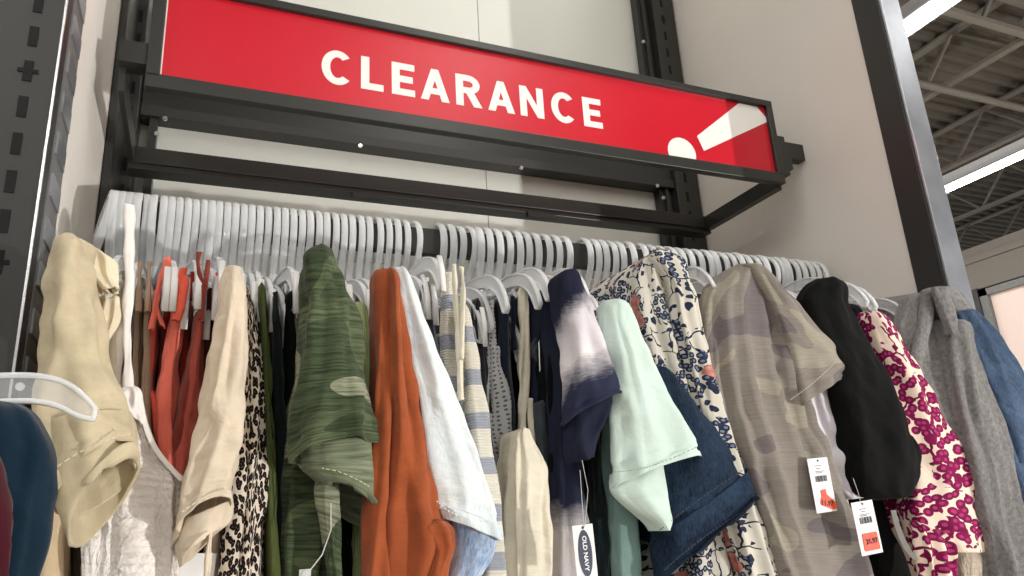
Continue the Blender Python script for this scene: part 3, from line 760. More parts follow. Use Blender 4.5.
# ---- coral to maroon tank tops
def tank(label, mat, strap, bod, yb, smat=None, dep=.32):
    yb += .045
    g = garment('tank_top', label, 'top', bod[0][0])
    body(mat, bod, yb, g, dep, fold=.004, nf=7)
    for s in strap: cl('strap', smat or mat, s, yb - .012, g, ht=.0035, fold=.0006, nf=2, cap=.03, rows=30, cols=32)
    return g
tank('coral tank top with a pale folded strap loop, leftmost of the red tops', 'coral', [[(163, 258, 170, 256), (161, 270, 171, 268), (157, 282, 163, 284), (153, 300, 159, 300), (148, 330, 154, 330)], [(152, 290, 158, 292), (156, 310, 161, 312), (160, 325, 166, 328)]],
     [(149, 318, 157, 318), (146, 340, 157, 340), (143, 386, 152, 386), (145, 400, 165, 395), (150, 440, 176, 440), (156, 500, 186, 500)], .745, 'salmon')
tank('brick red tank top tucked between the coral tops', 'brick', [[(166, 290, 171, 290), (163, 320, 169, 320)]], [(160, 310, 170, 310), (158, 360, 170, 360), (154, 430, 176, 430), (160, 500, 190, 500)], .765)
tank('bright coral tank top with gathered shoulder, in the middle of the red tops', 'salmon', [[(181, 268, 188, 267), (178, 280, 187, 280), (176, 296, 186, 296), (171, 320, 182, 320)], [(184, 275, 189, 277), (181, 292, 187, 292), (174, 320, 180, 322)]],
     [(171, 305, 186, 305), (166, 330, 183, 330), (158, 380, 178, 380), (150, 430, 178, 430), (152, 500, 190, 500)], .732, 'coral')
tank('dark red tank top with narrow body right of the bright coral one', 'brick', [[(190, 272, 195, 272), (188, 300, 193, 300)]], [(183, 296, 192, 296), (180, 340, 192, 340), (174, 400, 196, 400), (166, 490, 198, 490)], .76)
tank('rust brown strappy tank top with a looped strap under the hangers', 'rust', [[(197, 252, 203, 252), (196, 262, 201, 262), (198, 275, 203, 278), (203, 288, 207, 288)], [(206, 260, 210, 260), (203, 280, 208, 280), (199, 300, 205, 300)], [(199, 285, 206, 285), (196, 320, 203, 320)]],
     [(195, 308, 207, 308), (189, 340, 206, 340), (180, 390, 206, 390), (170, 440, 204, 440), (164, 500, 200, 500)], .728)
tank('maroon tank top between the rust one and the cream sleeve', 'maroon', [[(208, 289, 213, 289), (207, 310, 211, 310)]], [(204, 302, 213, 302), (202, 350, 212, 350), (196, 420, 208, 420), (190, 500, 205, 500)], .745)
tank('black tank top showing a narrow strip left of the cream sleeve', 'black', [[(209, 288, 215, 290), (208, 305, 213, 305)]], [(208, 312, 217, 312), (206, 360, 216, 360), (204, 430, 212, 430), (200, 500, 210, 500)], .752)
tank('red tank top with a short strap showing at the cream shirt shoulder', 'coral', [[(215, 273, 221, 272), (215, 285, 221, 285), (214, 300, 220, 300)]], [(214, 300, 223, 300), (213, 350, 222, 350), (212, 450, 222, 450)], .75)
# ---- cream linen shirt
g = garment('linen_shirt', 'cream linen shirt with short hemmed sleeve between rust tops and leopard print', 'shirt', 230)
body('cream', [(224, 285, 238, 285), (220, 340, 238, 340), (214, 420, 234, 420), (208, 500, 226, 500), (203, 576, 222, 576)], .765, g, .36)
cl('sleeve', 'cream', [(227, 267, 239, 268), (223, 280, 243, 282), (220, 305, 244, 308), (214, 345, 242, 350), (206, 395, 240, 400), (196, 440, 238, 440), (184, 490, 235, 478), (173, 540, 233, 512)], .69, g, ht=.024, fold=.005, nf=4, power=2.2, lift=.02, hem=.1, cap=.08, wr=.004)
cl('sleeve_lining', 'cream', [(182, 520, 232, 500), (176, 545, 230, 522), (180, 566, 214, 534)], .70, g, ht=.02, fold=.003, nf=3, cap=0, rows=20, lift=.01, label='turned-back sleeve hem')
stitch('seam', [(182, 512), (198, 501), (215, 494), (233, 490)], .686, g)
cl('button_band', 'cream', [(208, 530, 213, 530), (204, 556, 211, 556), (200, 600, 208, 600)], .70, g, ht=.004, fold=.0005, rows=20)
b = MB().box(0, .034, 0, .0008, -.1, 0)
o = b.build('paper_tag', M['paper']); o.location = P(176, 553, .75); o.rotation_euler = (0, .08, .1)
tag(o, 'blank pale card tag low down under the cream linen sleeve', 'tag')
# ---- leopard
g = garment('leopard_blouse', 'black and cream leopard print blouse right of the cream linen shirt', 'blouse', 255)
body('leo', [(244, 290, 253, 291), (242, 302, 257, 302), (241, 340, 263, 340), (239, 400, 268, 400), (234, 450, 270, 450), (226, 500, 271, 500), (214, 576, 271, 576)], .735, g, .34, fold=.006, nf=6, power=3)
# ---- olive rib
g = garment('ribbed_tee', 'olive green ribbed knit top, a thin strip right of the leopard print', 'top', 262)
body('olive', [(258, 282, 266, 282), (258, 300, 270, 300), (261, 360, 273, 360), (265, 432, 277, 432), (269, 576, 284, 576)], .75, g, .34, fold=.003, nf=5)
# ---- dark tops behind
def dark(label, mat, a, b_, yb=.76, v0=300, name='dark_tee'):
    g = garment(name, label, 'top', a[0])
    body(mat, [(a[0], v0, a[1], v0), ((a[0] * .6 + b_[0] * .4) - 2, (v0 + 576) / 2, (a[1] * .6 + b_[1] * .4) + 2, (v0 + 576) / 2), (b_[0], 576, b_[1], 576)], yb, g, .34, fold=.005)
    return g
g = dark('deep green black top in the gap between the olive rib and camouflage tee', 'darkgreen', (272, 281), (276, 300), .765, 292)
cl('strap', 'darkgreen', [(272, 293, 277, 292), (273, 300, 277, 300), (274, 320, 279, 320)], .745, g, ht=.005, fold=.0005)
dark('black top directly left of the green camouflage sleeve', 'black', (286, 299), (288, 330), .775, 290)
dark('black top in the shade below the green camouflage cuff', 'black', (302, 320), (334, 366), .785, 320)
# ---- green camo tee
g = garment('camouflage_tee', 'green camouflage slub tee with rolled sleeve cuff and hanging thread', 'shirt', 318)
body('camo', [(299, 268, 318, 268), (297, 300, 318, 300), (294, 360, 326, 360), (284, 430, 332, 430), (276, 500, 334, 500), (269, 576, 332, 576)], .748, g, .36, fold=.007)
cl('sleeve', 'camo', [(314, 247, 322, 247), (307, 254, 331, 256), (301, 270, 338, 272), (301, 300, 348, 300), (299, 340, 356, 340), (296, 385, 364, 382), (292, 425, 370, 418), (291, 462, 373, 447)], .68, g, ht=.028, fold=.005, nf=3, power=2.2, cap=.09, lift=.012, hem=.1, wr=.005, crease=[(.35, .12, .004)])
cl('cuff', 'camo_in', [(296, 448, 372, 438), (301, 466, 374, 466), (318, 482, 375, 500), (330, 496, 374, 524)], .695, g, ht=.034, fold=.002, nf=3, cap=0, lift=.022, rows=30, thick=.003, label='rolled cuff showing the paler inside')
cl('hem', 'camo', [(318, 478, 336, 476), (317, 500, 338, 504), (322, 530, 338, 540), (330, 576, 340, 576)], .715, g, ht=.012, fold=.004, nf=3, ext=60, cap=.1, rows=30, label='twisted hem below the cuff')
stitch('seam', [(322, 468), (340, 472), (358, 480), (370, 487)], .690, g, 'lime', w=.0007)
b = MB().path([P(331, 503, .71), P(331, 530, .708), P(322, 555, .707), P(308, 573, .706)], .0011, .0011, (0, 1, 0), 0, 5)
o = under(b.build('thread', M['thread']), g); o['label'] = 'thin clear tag thread'
b = MB().box(-.005, .005, -.001, .001, -.006, .004).disc((0, -.001, 0), .003, (0, -1, 0), .001); o = b.build('thread_end', M['thread']); o.location = P(305, 574, .705); under(o, g)
# ---- lime rib
g = garment('ribbed_tee', 'pale lime ribbed top squeezed between the camouflage tee and the orange top', 'top', 357)
cl('sleeve', 'lime', [(350, 305, 361, 302), (352, 318, 366, 316), (357, 360, 371, 360), (362, 420, 374, 420), (366, 455, 377, 455), (368, 490, 377, 488)], .73, g, ht=.012, fold=.002, nf=3, cap=.05)
body('lime', [(348, 306, 358, 306), (352, 360, 366, 360), (358, 450, 370, 450), (360, 576, 374, 576)], .757, g, .34, fold=.003)
# ---- orange top
g = garment('suede_tunic', 'burnt orange long top with a deep vertical fold and knotted hem', 'top', 385)
body('orange', [(373, 285, 392, 285), (371, 340, 394, 340), (370, 420, 402, 420), (365, 500, 410, 500), (361, 576, 420, 576)], .755, g, .34)
cl('front_panel', 'orange', [(375, 270, 383, 270), (371, 278, 391, 277), (370, 300, 392, 300), (370, 360, 389, 360), (369, 430, 388, 430), (365, 500, 388, 500), (362, 576, 390, 576)], .70, g, ht=.024, fold=.004, nf=3, ext=60, cap=.04, wr=.001)
cl('sleeve', 'orange', [(381, 271, 390, 272), (382, 285, 397, 284), (384, 320, 400, 320), (385, 360, 406, 360), (385, 400, 414, 400), (385, 440, 423, 440), (385, 480, 432, 480), (385, 515, 441, 514), (386, 535, 449, 532), (387, 552, 450, 550), (388, 576, 441, 576)], .69, g, ht=.03, fold=.006, nf=3, power=2.1, ext=40, cap=.04, wr=.003)
cl('knot', 'orange', [(424, 524, 438, 520), (420, 532, 448, 528), (428, 548, 450, 546), (426, 566, 446, 562), (420, 590, 440, 590)], .682, g, ht=.014, fold=.005, nf=3, rows=30, label='bunched knot at the hem')
dark('maroon brown top showing between the orange top and bleached denim', 'maroon', (396, 404), (412, 436), .765, 290, 'maroon_tee')
# ---- bleached denim
g = garment('denim_shirt', 'pale bleached denim shirt with frayed sleeve hem right of the orange top', 'shirt', 400)
body('bleach', [(396, 285, 408, 285), (398, 340, 420, 340), (412, 420, 440, 420), (424, 500, 452, 500), (436, 576, 470, 576)], .765, g, .34)
cl('sleeve', 'bleach', [(394, 268, 402, 268), (395, 280, 410, 281), (399, 310, 420, 310), (406, 350, 435, 350), (413, 385, 450, 385), (421, 420, 463, 422), (428, 460, 479, 462), (434, 490, 490, 498), (438, 512, 498, 532)], .69, g, ht=.018, fold=.004, nf=3, power=2.2, cap=.05, lift=.006, hem=.06, wr=.002)
cl('sleeve_lining', 'bleach_in', [(446, 505, 494, 522), (449, 530, 498, 540), (446, 560, 492, 556), (442, 580, 478, 572)], .702, g, ht=.024, fold=.003, nf=2, cap=0, rows=24, lift=-.01, label='blotchy blue inside of the sleeve')
cl('hem', 'bleach', [(437, 506, 499, 527), (439, 512, 499, 534), (441, 519, 499, 541)], .686, g, ht=.022, fold=.0025, nf=3, cap=0, rows=12, thick=.003, label='thick stitched hem')
stitch('seam', [(437, 501), (450, 512), (470, 519), (497, 524)], .686, g, 'bleach', w=.0009)
# ---- striped knit
g = garment('striped_knit', 'cream knit tank with grey horizontal stripes right of the bleached denim', 'top', 455)
body('stripe', [(446, 330, 466, 330), (450, 380, 470, 380), (456, 440, 480, 440), (462, 500, 492, 500), (468, 576, 500, 576)], .755, g, .34)
cl('side_panel', 'stripe', [(456, 305, 464, 303), (458, 330, 471, 330), (462, 370, 478, 370), (466, 410, 484, 410), (470, 450, 489, 450), (476, 500, 496, 500), (482, 576, 503, 576)], .71, g, ht=.014, fold=.002, nf=2, ext=60)
cl('strap', 'flax', [(452, 264, 456, 264), (453, 285, 457, 285), (455, 315, 460, 315), (457, 350, 463, 350), (459, 400, 463, 400)], .705, g, ht=.004, fold=.0006, rows=30, cols=24, label='cream bound strap')
cl('strap', 'flax', [(459, 266, 464, 267), (461, 285, 465, 285), (460, 320, 464, 320), (459, 360, 463, 360)], .70, g, ht=.004, fold=.0006, rows=30, cols=24, label='cream bound strap')
cl('back_panel', 'stripe', [(444, 272, 456, 272), (443, 300, 456, 300), (442, 350, 456, 350), (446, 400, 462, 400)], .735, g, ht=.008, fold=.002, nf=2)
g = garment('grey_tank', 'grey green tank top just left of the striped knit straps', 'top', 428)
body('slate', [(424, 282, 433, 282), (427, 330, 438, 330), (436, 380, 446, 380), (440, 460, 452, 460)], .765, g, .3, fold=.003)
# ---- dark tops right of stripe
g = dark('charcoal lace trimmed tank top right of the striped knit', 'charcoal', (472, 484), (488, 520), .80, 298, 'lace_tank')
cl('lace_trim', 'charcoal', [(486, 380, 494, 380), (489, 430, 506, 432), (492, 490, 514, 490), (494, 576, 518, 576)], 0.810, g, ht=.012, fold=.004, nf=4, ext=60)
dark('black tank top behind the dotted grey strap', 'black', (486, 500), (500, 524), .81, 300)
g = garment('dotted_camisole', 'grey dotted camisole tapering to a point in the middle of the rack', 'top', 490)
cl('strap', 'grey_dot', [(488, 300, 493, 300), (488, 330, 495, 330), (488, 352, 496, 352)], 0.805, g, ht=.004, fold=.0006, rows=24, cols=24)
cl('bodice', 'grey_dot', [(487, 346, 497, 346), (485, 380, 502, 376), (486, 410, 509, 405), (490, 440, 511, 440), (498, 470, 510, 468), (504, 484, 507, 484)], 0.798, g, ht=.01, fold=.003, nf=3)
g = dark('navy tank top with thin straps between the dotted camisole and cream linen', 'navy', (500, 514), (506, 526), .80, 296, 'navy_tank')
for a in (503, 510): cl('strap', 'navy', [(a, 296, a + 4, 296), (a + 1, 330, a + 5, 330), (a + 2, 350, a + 6, 350)], 0.810, g, ht=.003, fold=.0005, rows=20, cols=20)
# ---- cream slub linen tank
g = garment('linen_tank', 'cream slub linen tank dress with a high curved armhole, mid rack', 'dress', 530)
body('flax', [(518, 430, 531, 425), (517, 445, 538, 443), (516, 462, 549, 465), (516, 490, 551, 490), (516, 530, 553, 530), (515, 576, 555, 576)], .735, g, .06, fold=.005, nf=5, slope=0, cap=.02)
cl('strap', 'flax', [(519, 284, 529, 283), (518, 300, 527, 300), (519, 340, 528, 340), (518, 380, 529, 380), (518, 432, 530, 430)], 0.805, g, ht=.006, fold=.0025, nf=2, cap=.02)
cl('shoulder', 'flax', [(514, 290, 524, 286), (524, 284, 540, 283), (534, 292, 543, 296)], 0.820, g, ht=.012, fold=.002, rows=24)
cl('button_loops', 'flax', [(528, 398, 532, 398), (529, 420, 534, 420), (531, 444, 537, 446)], 0.792, g, ht=.004, fold=.002, nf=3, rows=20, cols=20)
# ---- slate overall with buckle
g = garment('denim_pinafore', 'slate grey denim pinafore with a metal buckle strap', 'dress', 543)
body('slate', [(536, 400, 550, 400), (537, 450, 552, 450), (540, 576, 558, 576)], 0.780, g, .3, slope=0)
cl('strap', 'slate', [(540, 300, 547, 300), (540, 330, 547, 330), (541, 370, 548, 370), (541, 412, 549, 412)], 0.805, g, ht=.004, fold=.0008, rows=30, cols=24)
cl('strap_knot', 'slate', [(534, 338, 546, 336), (530, 347, 551, 346), (532, 358, 551, 358), (538, 366, 549, 366)], 0.798, g, ht=.009, fold=.004, nf=3, rows=24)
b = MB(); pts = [P(u, v, .79) for u, v in ((539, 342), (543, 337), (549, 341), (550, 352), (548, 372), (544, 378), (540, 372), (539, 342))]
o = under(b.path(pts, .002, .002, (0, 1, 0), 0, 6).build('buckle', M['chrome']), g); o['label'] = 'wire buckle'
dark('black top behind the pinafore strap, left of the dip-dyed tee', 'black', (548, 562), (554, 582), .772, 300)
# ---- dip dye tee
g = garment('dip_dye_tee', 'navy and white dip-dyed tee with a wide pointed sleeve', 'shirt', 565)
body('tie2', [(549, 285, 566, 285), (553, 330, 574, 330), (556, 400, 588, 400), (557, 480, 592, 480), (556, 576, 602, 576)], .752, g, .36)
cl('sleeve', 'tie', [(560, 272, 570, 272), (553, 280, 578, 281), (554, 300, 585, 302), (560, 330, 595, 330), (564, 355, 606, 352), (566, 385, 619, 376), (564, 425, 629, 396)], .69, g, ht=.026, fold=.004, nf=3, power=2.2, cap=.07, lift=.01, hem=.07, wr=.003, seed=0)
o = cl('sleeve_lining', 'tie2', [(563, 405, 612, 392), (566, 428, 606, 412), (568, 450, 594, 440), (575, 463, 588, 458)], .704, g, ht=.018, fold=.004, nf=3, cap=0, rows=24, label='navy inside of the sleeve', seed=1)
dark('dark teal black top between the dip-dyed tee and the mint tee', 'darkgreen', (590, 602), (596, 618), .768, 310)
# ---- mint tee
g = garment('mint_tee', 'pale mint green tee with a turned-up sleeve, centre right', 'shirt', 612)
body('mint2', [(597, 315, 612, 315), (600, 360, 626, 360), (604, 430, 636, 430), (608, 500, 644, 500), (610, 576, 652, 576)], .755, g, .36)
cl('sleeve', 'mint', [(603, 301, 616, 300), (599, 309, 629, 311), (600, 330, 637, 332), (604, 355, 650, 356), (607, 385, 664, 384), (610, 415, 680, 414), (612, 440, 692, 437), (613, 488, 702, 458)], .692, g, ht=.022, fold=.004, nf=3, power=2.2, cap=.07, lift=.008, hem=.1, wr=.003, crease=[(-.45, .1, .004)])
cl('cuff', 'mint', [(613, 474, 660, 466), (613, 492, 662, 486), (630, 508, 666, 506), (648, 522, 668, 522), (656, 531, 665, 530)], .70, g, ht=.02, fold=.002, nf=2, cap=0, rows=30, lift=.0, thick=.0025, label='turned-up mint cuff')
stitch('seam', [(615, 472), (640, 469), (665, 461), (697, 447)], .689, g, 'mint2', w=.0008)
# ---- dark denim
g = garment('dark_denim_shirt', 'dark indigo denim short sleeve hanging under the mint tee', 'shirt', 690)
body('denim', [(636, 350, 646, 350), (646, 400, 670, 400), (650, 480, 700, 480), (652, 540, 690, 540)], .775, g, .3, ext=0, slope=0)
cl('sleeve', 'denim', [(644, 370, 658, 366), (648, 395, 676, 386), (651, 425, 697, 411), (653, 460, 719, 436), (654, 500, 738, 463), (655, 540, 746, 484)], .71, g, ht=.026, fold=.003, nf=2, power=2.2, cap=.07, wr=.003)
cl('cuff', 'denim', [(655, 530, 742, 468), (656, 550, 747, 482), (658, 584, 752, 499)], .706, g, ht=.031, fold=.001, nf=2, cap=0, rows=20, lift=.014, thick=.004, label='deep stitched cuff band')
stitch('seam', [(660, 530), (680, 514), (710, 492), (743, 470)], .704, g, 'slate', w=.0007)
stitch('seam', [(664, 570), (690, 548), (720, 526), (748, 508)], .704, g, 'slate', w=.0007)
# ---- floral
g = garment('floral_dress', 'white dress with navy and pink floral print and gathered shoulder', 'dress', 660)
body('floral', [(645, 252, 664, 250), (634, 262, 675, 262), (630, 290, 688, 292), (636, 330, 702, 332), (650, 380, 714, 382), (664, 430, 728, 430), (676, 480, 742, 480), (684, 530, 758, 530), (676, 576, 774, 576)], .735, g, .3, fold=.009, nf=8, slope=.0, cap=.06, power=2.6)
cl('sleeve', 'floral', [(654, 249, 666, 249), (650, 258, 680, 262), (668, 285, 688, 288), (674, 320, 698, 320), (684, 360, 708, 360), (694, 400, 720, 400), (706, 450, 734, 450), (720, 510, 752, 510), (738, 576, 775, 576)], .718, g, ht=.013, fold=.005, nf=4, ext=50, cap=.05, label='ruffled outer fold')
# ---- pale camo tee
g = garment('faded_camouflage_tee', 'faded grey taupe camouflage tee with a price tag, right of the floral dress', 'shirt', 745)
body('palecamo', [(738, 275, 756, 275), (752, 300, 776, 300), (765, 350, 792, 350), (780, 400, 808, 400), (800, 450, 824, 450), (818, 500, 845, 500), (842, 576, 868, 576)], .745, g, .34, fold=.010, nf=8, slope=.045, power=3, lean=(-.12, 0))
cl('front_panel', 'palecamo', [(738, 264, 751, 264), (722, 274, 764, 277), (708, 292, 774, 300), (703, 320, 782, 325), (704, 360, 792, 360), (708, 400, 802, 400), (718, 450, 822, 450), (736, 510, 846, 512), (758, 576, 866, 576)], .715, g, ht=.024, fold=.012, nf=8, ext=60, cap=.06, wr=.004, rows=80)
cl('sleeve', 'palecamo', [(742, 265, 754, 265), (750, 274, 769, 278), (762, 296, 790, 303), (774, 325, 815, 333), (786, 355, 842, 361), (792, 380, 842, 370), (798, 408, 838, 382)], .702, g, ht=.018, fold=.003, nf=3, power=2.3, cap=.08, lift=.006, hem=.1, wr=.003)
stitch('seam', [(790, 400), (812, 384), (836, 362)], .699, g, w=.0006)
# ---- lilac marl
g = garment('lilac_tee', 'lilac white marl tee peeking out below the faded camouflage sleeve', 'shirt', 825)
body('lilac', [(790, 330, 806, 330), (800, 400, 818, 400), (822, 450, 836, 450), (836, 500, 852, 500), (856, 576, 872, 576)], .775, g, .3)
cl('sleeve', 'lilac', [(796, 375, 812, 372), (803, 400, 826, 396), (810, 425, 842, 420), (818, 440, 851, 446), (818, 460, 848, 462), (830, 480, 852, 480), (842, 500, 856, 498)], .735, g, ht=.016, fold=.005, nf=4, wr=.005)
# ---- black tops
g = garment('black_blouse', 'black cotton blouse with a gathered elbow sleeve left of the magenta floral', 'blouse', 830)
body('black_cotton', [(800, 300, 830, 296), (810, 340, 846, 340), (826, 400, 866, 400), (842, 460, 880, 460), (862, 520, 900, 520), (880, 576, 925, 576)], .765, g, .32)
cl('sleeve', 'black_cotton', [(816, 279, 826, 278), (806, 288, 838, 286), (801, 305, 842, 306), (808, 335, 856, 334), (822, 365, 874, 366), (834, 400, 892, 400), (844, 435, 906, 436), (848, 462, 914, 464), (858, 492, 908, 486), (880, 500, 896, 496)], .70, g, ht=.028, fold=.004, nf=3, cap=.06, wr=.004, power=2.2)
dark('black top whose side runs below the black sleeve to the bottom edge', 'black_cotton', (836, 850), (880, 935), .775, 305)
g = dark('second black top with a shoulder just left of the magenta floral', 'black', (838, 856), (905, 945), .79, 302, 'black_tee')
cl('shoulder', 'black', [(834, 306, 848, 304), (832, 316, 858, 314), (842, 345, 868, 345), (862, 390, 884, 390), (880, 440, 900, 440)], .735, g, ht=.018, fold=.003, nf=3)
# ---- magenta floral
g = garment('magenta_blouse', 'cream blouse with magenta flowers and puffed sleeve ending in elastic', 'blouse', 870)
body('magenta', [(854, 320, 872, 320), (866, 360, 888, 360), (876, 420, 898, 420), (892, 480, 920, 480), (905, 530, 936, 530), (918, 576, 955, 576)], .755, g, .3)
cl('sleeve', 'magenta', [(857, 313, 868, 312), (856, 321, 879, 324), (864, 345, 890, 342), (874, 370, 904, 366), (884, 400, 922, 395), (893, 430, 940, 425), (900, 460, 958, 452), (904, 490, 972, 480), (903, 510, 977, 510), (912, 535, 981, 530), (930, 552, 978, 552)], .705, g, ht=.032, fold=.005, nf=4, cap=.06, wr=.004, power=2.1)
cl('elastic_cuff', 'elastic', [(940, 548, 974, 548), (946, 560, 974, 560), (950, 576, 976, 576)], .715, g, ht=.022, fold=.002, nf=5, cap=0, ext=40, rows=30, label='taupe shirred elastic cuff')
cl('ruffle', 'magenta', [(912, 520, 930, 528), (918, 540, 948, 542), (926, 576, 950, 576)], .70, g, ht=.012, fold=.005, nf=4, ext=40, rows=24)
# ---- grey marl
g = garment('grey_marl_sweater', 'grey marl knit top with draped neckline near the right post', 'top', 930)
body('marl', [(910, 294, 936, 290), (912, 330, 958, 330), (914, 380, 958, 380), (920, 440, 964, 440), (928, 500, 972, 500), (936, 576, 982, 576)], .752, g, .3, fold=.011, nf=8, slope=.02, lean=(-.12, 0))
cl('front_panel', 'marl', [(906, 296, 936, 290), (894, 330, 942, 330), (898, 370, 956, 370), (910, 430, 968, 430), (930, 490, 984, 490), (952, 576, 1008, 576)], .722, g, ht=.014, fold=.006, nf=4, ext=60, wr=.004)
cl('sleeve', 'marl', [(926, 288, 946, 289), (926, 297, 957, 300), (936, 318, 972, 318), (944, 328, 980, 326)], .70, g, ht=.022, fold=.003, nf=3, cap=.15, rows=30)
cl('sleeve', 'marl', [(936, 320, 966, 320), (940, 340, 974, 340), (946, 380, 982, 380), (954, 420, 992, 418), (966, 470, 1005, 465), (978, 520, 1017, 515), (992, 576, 1034, 576)], .69, g, ht=.024, fold=.008, nf=4, ext=40, cap=.04, wr=.002)
cl('collar', 'marl', [(922, 290, 934, 287), (922, 305, 933, 305), (918, 330, 930, 330), (910, 360, 920, 362), (902, 385, 908, 388)], .708, g, ht=.007, fold=.001, nf=2, rows=30, label='folded neckline band')
cl('collar', 'marl', [(932, 287, 944, 288), (937, 305, 950, 303), (944, 325, 954, 322), (948, 335, 952, 334)], .69, g, ht=.007, fold=.001, nf=2, rows=30, label='folded neckline band')
# ---- blue denim at the far right
g = garment('chambray_shirt', 'mid blue chambray shirt behind the grey marl top at the right edge', 'shirt', 975)
body('blue', [(950, 318, 968, 314), (962, 350, 984, 350), (978, 400, 1004, 400), (996, 450, 1026, 450), (1010, 500, 1040, 500)], .70, g, .05, slope=.0, nf=5)
cl('sleeve', 'blue', [(954, 312, 970, 309), (960, 325, 985, 325), (974, 360, 1008, 355), (990, 400, 1032, 392), (1002, 430, 1052, 425), (1010, 464, 1062, 456)], .69, g, ht=.014, fold=.004, nf=3)
# ---- teal top and wine red top on the side display
g = garment('teal_shirt', 'teal blue cotton top hanging from the near hanger, bottom left corner', 'top', -10, 420, .45)
cl('body', 'teal', [(-60, 398, 10, 400), (-80, 408, 30, 410), (-90, 420, 41, 424), (-95, 445, 49, 450), (-98, 480, 47, 485), (-100, 520, 40, 520), (-104, 576, 30, 576)], .437, g, ht=.02, fold=.005, nf=5, ext=90, cap=.06, power=2.6)
g = garment('wine_red_shirt', 'wine red top at the very left edge in front of the teal one', 'top', -10, 440, .42)
cl('body', 'wine', [(-120, 420, -30, 425), (-130, 450, -8, 455), (-135, 500, 1, 500), (-140, 576, 5, 576)], .405, g, ht=.012, fold=.003, nf=4, ext=90)
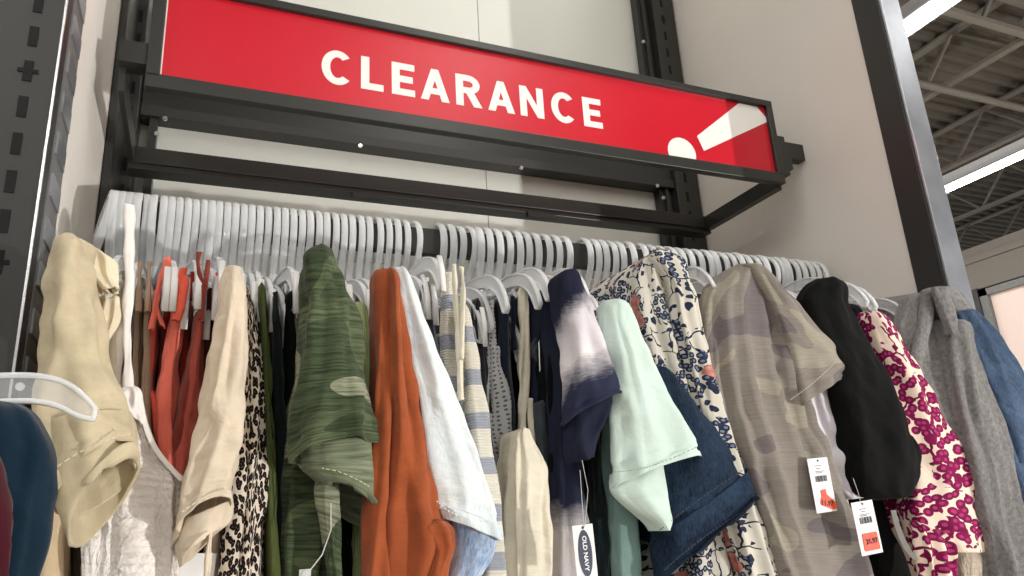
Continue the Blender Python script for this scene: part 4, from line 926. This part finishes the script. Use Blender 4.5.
# ================================================================== tags
def text(s, size, mat, off=0.0, bold=0.0):
    c = bpy.data.curves.new('text', 'FONT'); c.body = s; c.size = size; c.align_x = 'CENTER'; c.align_y = 'CENTER'; c.extrude = .0002; c.offset = bold
    o = bpy.data.objects.new('printed_text', c); C.objects.link(o); dg = bpy.context.evaluated_depsgraph_get(); dg.update()
    me = bpy.data.meshes.new_from_object(o.evaluated_get(dg)); bpy.data.objects.remove(o); me.materials.clear(); me.materials.append(mat)
    n = bpy.data.objects.new('printed_text', me); C.objects.link(n); return n
def card_tag(label, tl, tr, bl, y, kind, yaw=0):
    """a swing tag: card with hole, print, sticker; local x right, z up, front towards -y"""
    A, B, D = P(*tl, y), P(*tr, y), P(*bl, y + .002)
    w = (B - A).length; h = (D - A).length; ex = (B - A).normalized(); ez = (A - D).normalized(); ey = ez.cross(ex).normalized(); ez = ex.cross(ey)
    r = MB(); r.box(0, w, 0, .0007, -h, 0); root = r.build('price_tag', M['paper'], bevel=.0003)
    root.matrix_world = Matrix((( ex.x, ey.x, ez.x, A.x), (ex.y, ey.y, ez.y, A.y), (ex.z, ey.z, ez.z, A.z), (0, 0, 0, 1)))
    tag(root, label, 'tag')
    def child(o, x, z, rot=0):
        o.parent = root; o.location = (x, -.0005, z); o.rotation_euler = (math.pi / 2, rot, 0); return o
    def flat(name, mat, x0, x1, z0, z1, k=1):
        o = MB().box(x0, x1, -.0003 * k, -.0001, z0, z1).build(name, M[mat]); o.parent = root; return o
    o = MB().disc((w * .5, -.0001, -h * .05), .0014, (0, -1, 0), .0003).build('hole', M['ink']); o.parent = root
    if kind == 'oval':
        b = MB(); n = 40; cx, cz, rx, rz = w * .5, -h * .5, w * .33, h * .41
        b.add([(cx + rx * math.cos(2 * math.pi * k / n), -.0004, cz + rz * math.sin(2 * math.pi * k / n)) for k in range(n)], [tuple(range(n))])
        o = b.build('oval_logo', M['navy_ink']); o.parent = root; o['label'] = 'dark navy oval with white lettering'
        q = text('OLD NAVY', .0145, M['paper'], bold=.00035); q.parent = root; q.location = (cx, -.0007, cz); q.rotation_euler = (math.pi / 2, math.pi / 2, 0)
        L = max(v.co.x for v in q.data.vertices) - min(v.co.x for v in q.data.vertices); s = rz * 1.5 / L; q.scale = (s, s * .95, 1)
    else:
        rn = random.Random(hash(label) % 99 if False else len(label)); x = w * .22
        b = MB()
        while x < w * .78:
            t = rn.choice((.0004, .0007, .0011)); b.box(x, x + t, -.0003, -.0001, -h * (.42 if kind == 'round' else .44), -h * (.3 if kind == 'round' else .33)); x += t + rn.choice((.0004, .0008))
        o = b.build('barcode', M['ink']); o.parent = root
        b = MB()
        for z, x0, x1 in ((-.14, .3, .62), (-.19, .34, .56), (-.245, .26, .74), (-.27, .3, .6)): b.box(w * x0, w * x1, -.0003, -.0001, h * z - .0006, h * z)
        o = b.build('fine_print', M['ink']); o.parent = root
        if kind == 'torn':
            pts = [(.36, -.60), (.6, -.58), (.62, -.68), (.98, -.84), (.95, -.97), (.7, -.95), (.27, -.86), (.25, -.80), (.37, -.70)]
        else:
            pts = [(.19, -.62), (.22, -.60), (.84, -.60), (.87, -.62), (.89, -.9), (.86, -.925), (.2, -.925), (.17, -.9)]
        b = MB(); m = len(pts); vs = [(w * a, -.0009, h * c) for a, c in pts] + [(w * a, -.0001, h * c) for a, c in pts]
        b.add(vs, [tuple(range(m)), tuple(range(m, 2 * m))[::-1]] + [(j, j + m, (j + 1) % m + m, (j + 1) % m) for j in range(m)])
        o = b.build('sticker', M['orange_sticker']); o.parent = root; o['label'] = 'orange reduced-price sticker'
        q = text('11.97' if kind == 'torn' else '26.97', .0085, M['ink'], bold=.0002); q.parent = o; q.location = (w * .55, -.0013, h * (-.84 if kind == 'torn' else -.76)); q.rotation_euler = (math.pi / 2, .2 if kind == 'torn' else 0, 0)
    return root
def thread(pts, y, parent, label=None):
    b = MB().path([P(u, v, y) for u, v in pts], .0006, .0006, (0, 1, 0), 0, 5); o = b.build('string', M['thread'])
    o.parent = parent; o.matrix_parent_inverse = parent.matrix_world.inverted(); return o
t = card_tag('white swing tag with a navy oval hanging under the dip-dyed sleeve', (572, 526), (592.5, 523.5), (577, 584), .685, 'oval')
thread([(580, 470), (582, 500), (584, 527)], .6845, t)
thread([(582, 460), (588, 490), (585, 527)], .6835, t)
t = card_tag('white price tag with a torn orange sticker on the faded camouflage tee', (807, 459), (827, 457), (820, 513), .706, 'torn')
t = card_tag('white price tag with a rounded orange sticker over the black blouse', (851, 503), (872, 499.5), (867, 555), .69, 'round')
thread([(853, 478), (858, 492), (861, 504)], .689, t)
A = P(898.5, 510, .69); b = MB(); n = 10
pts = [P(u, v, .69) for u, v in ((898.5, 510), (902, 524), (907, 538), (913, 550), (921, 559.5))]
vs = []
for k, p in enumerate(pts):
    w = .0045 - .0004 * k; vs += [p + Vector((-w, 0, 0)), p + Vector((w * .2, .012, 0)), p + Vector((w * .2, .0125, 0)), p + Vector((-w, .0006, 0))]
fs = [];
for k in range(4):
    for j in range(4): fs.append((4 * k + j, 4 * k + (j + 1) % 4, 4 * k + 4 + (j + 1) % 4, 4 * k + 4 + j))
b.add(vs, fs + [(3, 2, 1, 0), (16, 17, 18, 19)]); tag(b.build('price_tag', M['paper']), 'curled white tag seen edge-on beside the magenta floral sleeve', 'tag')
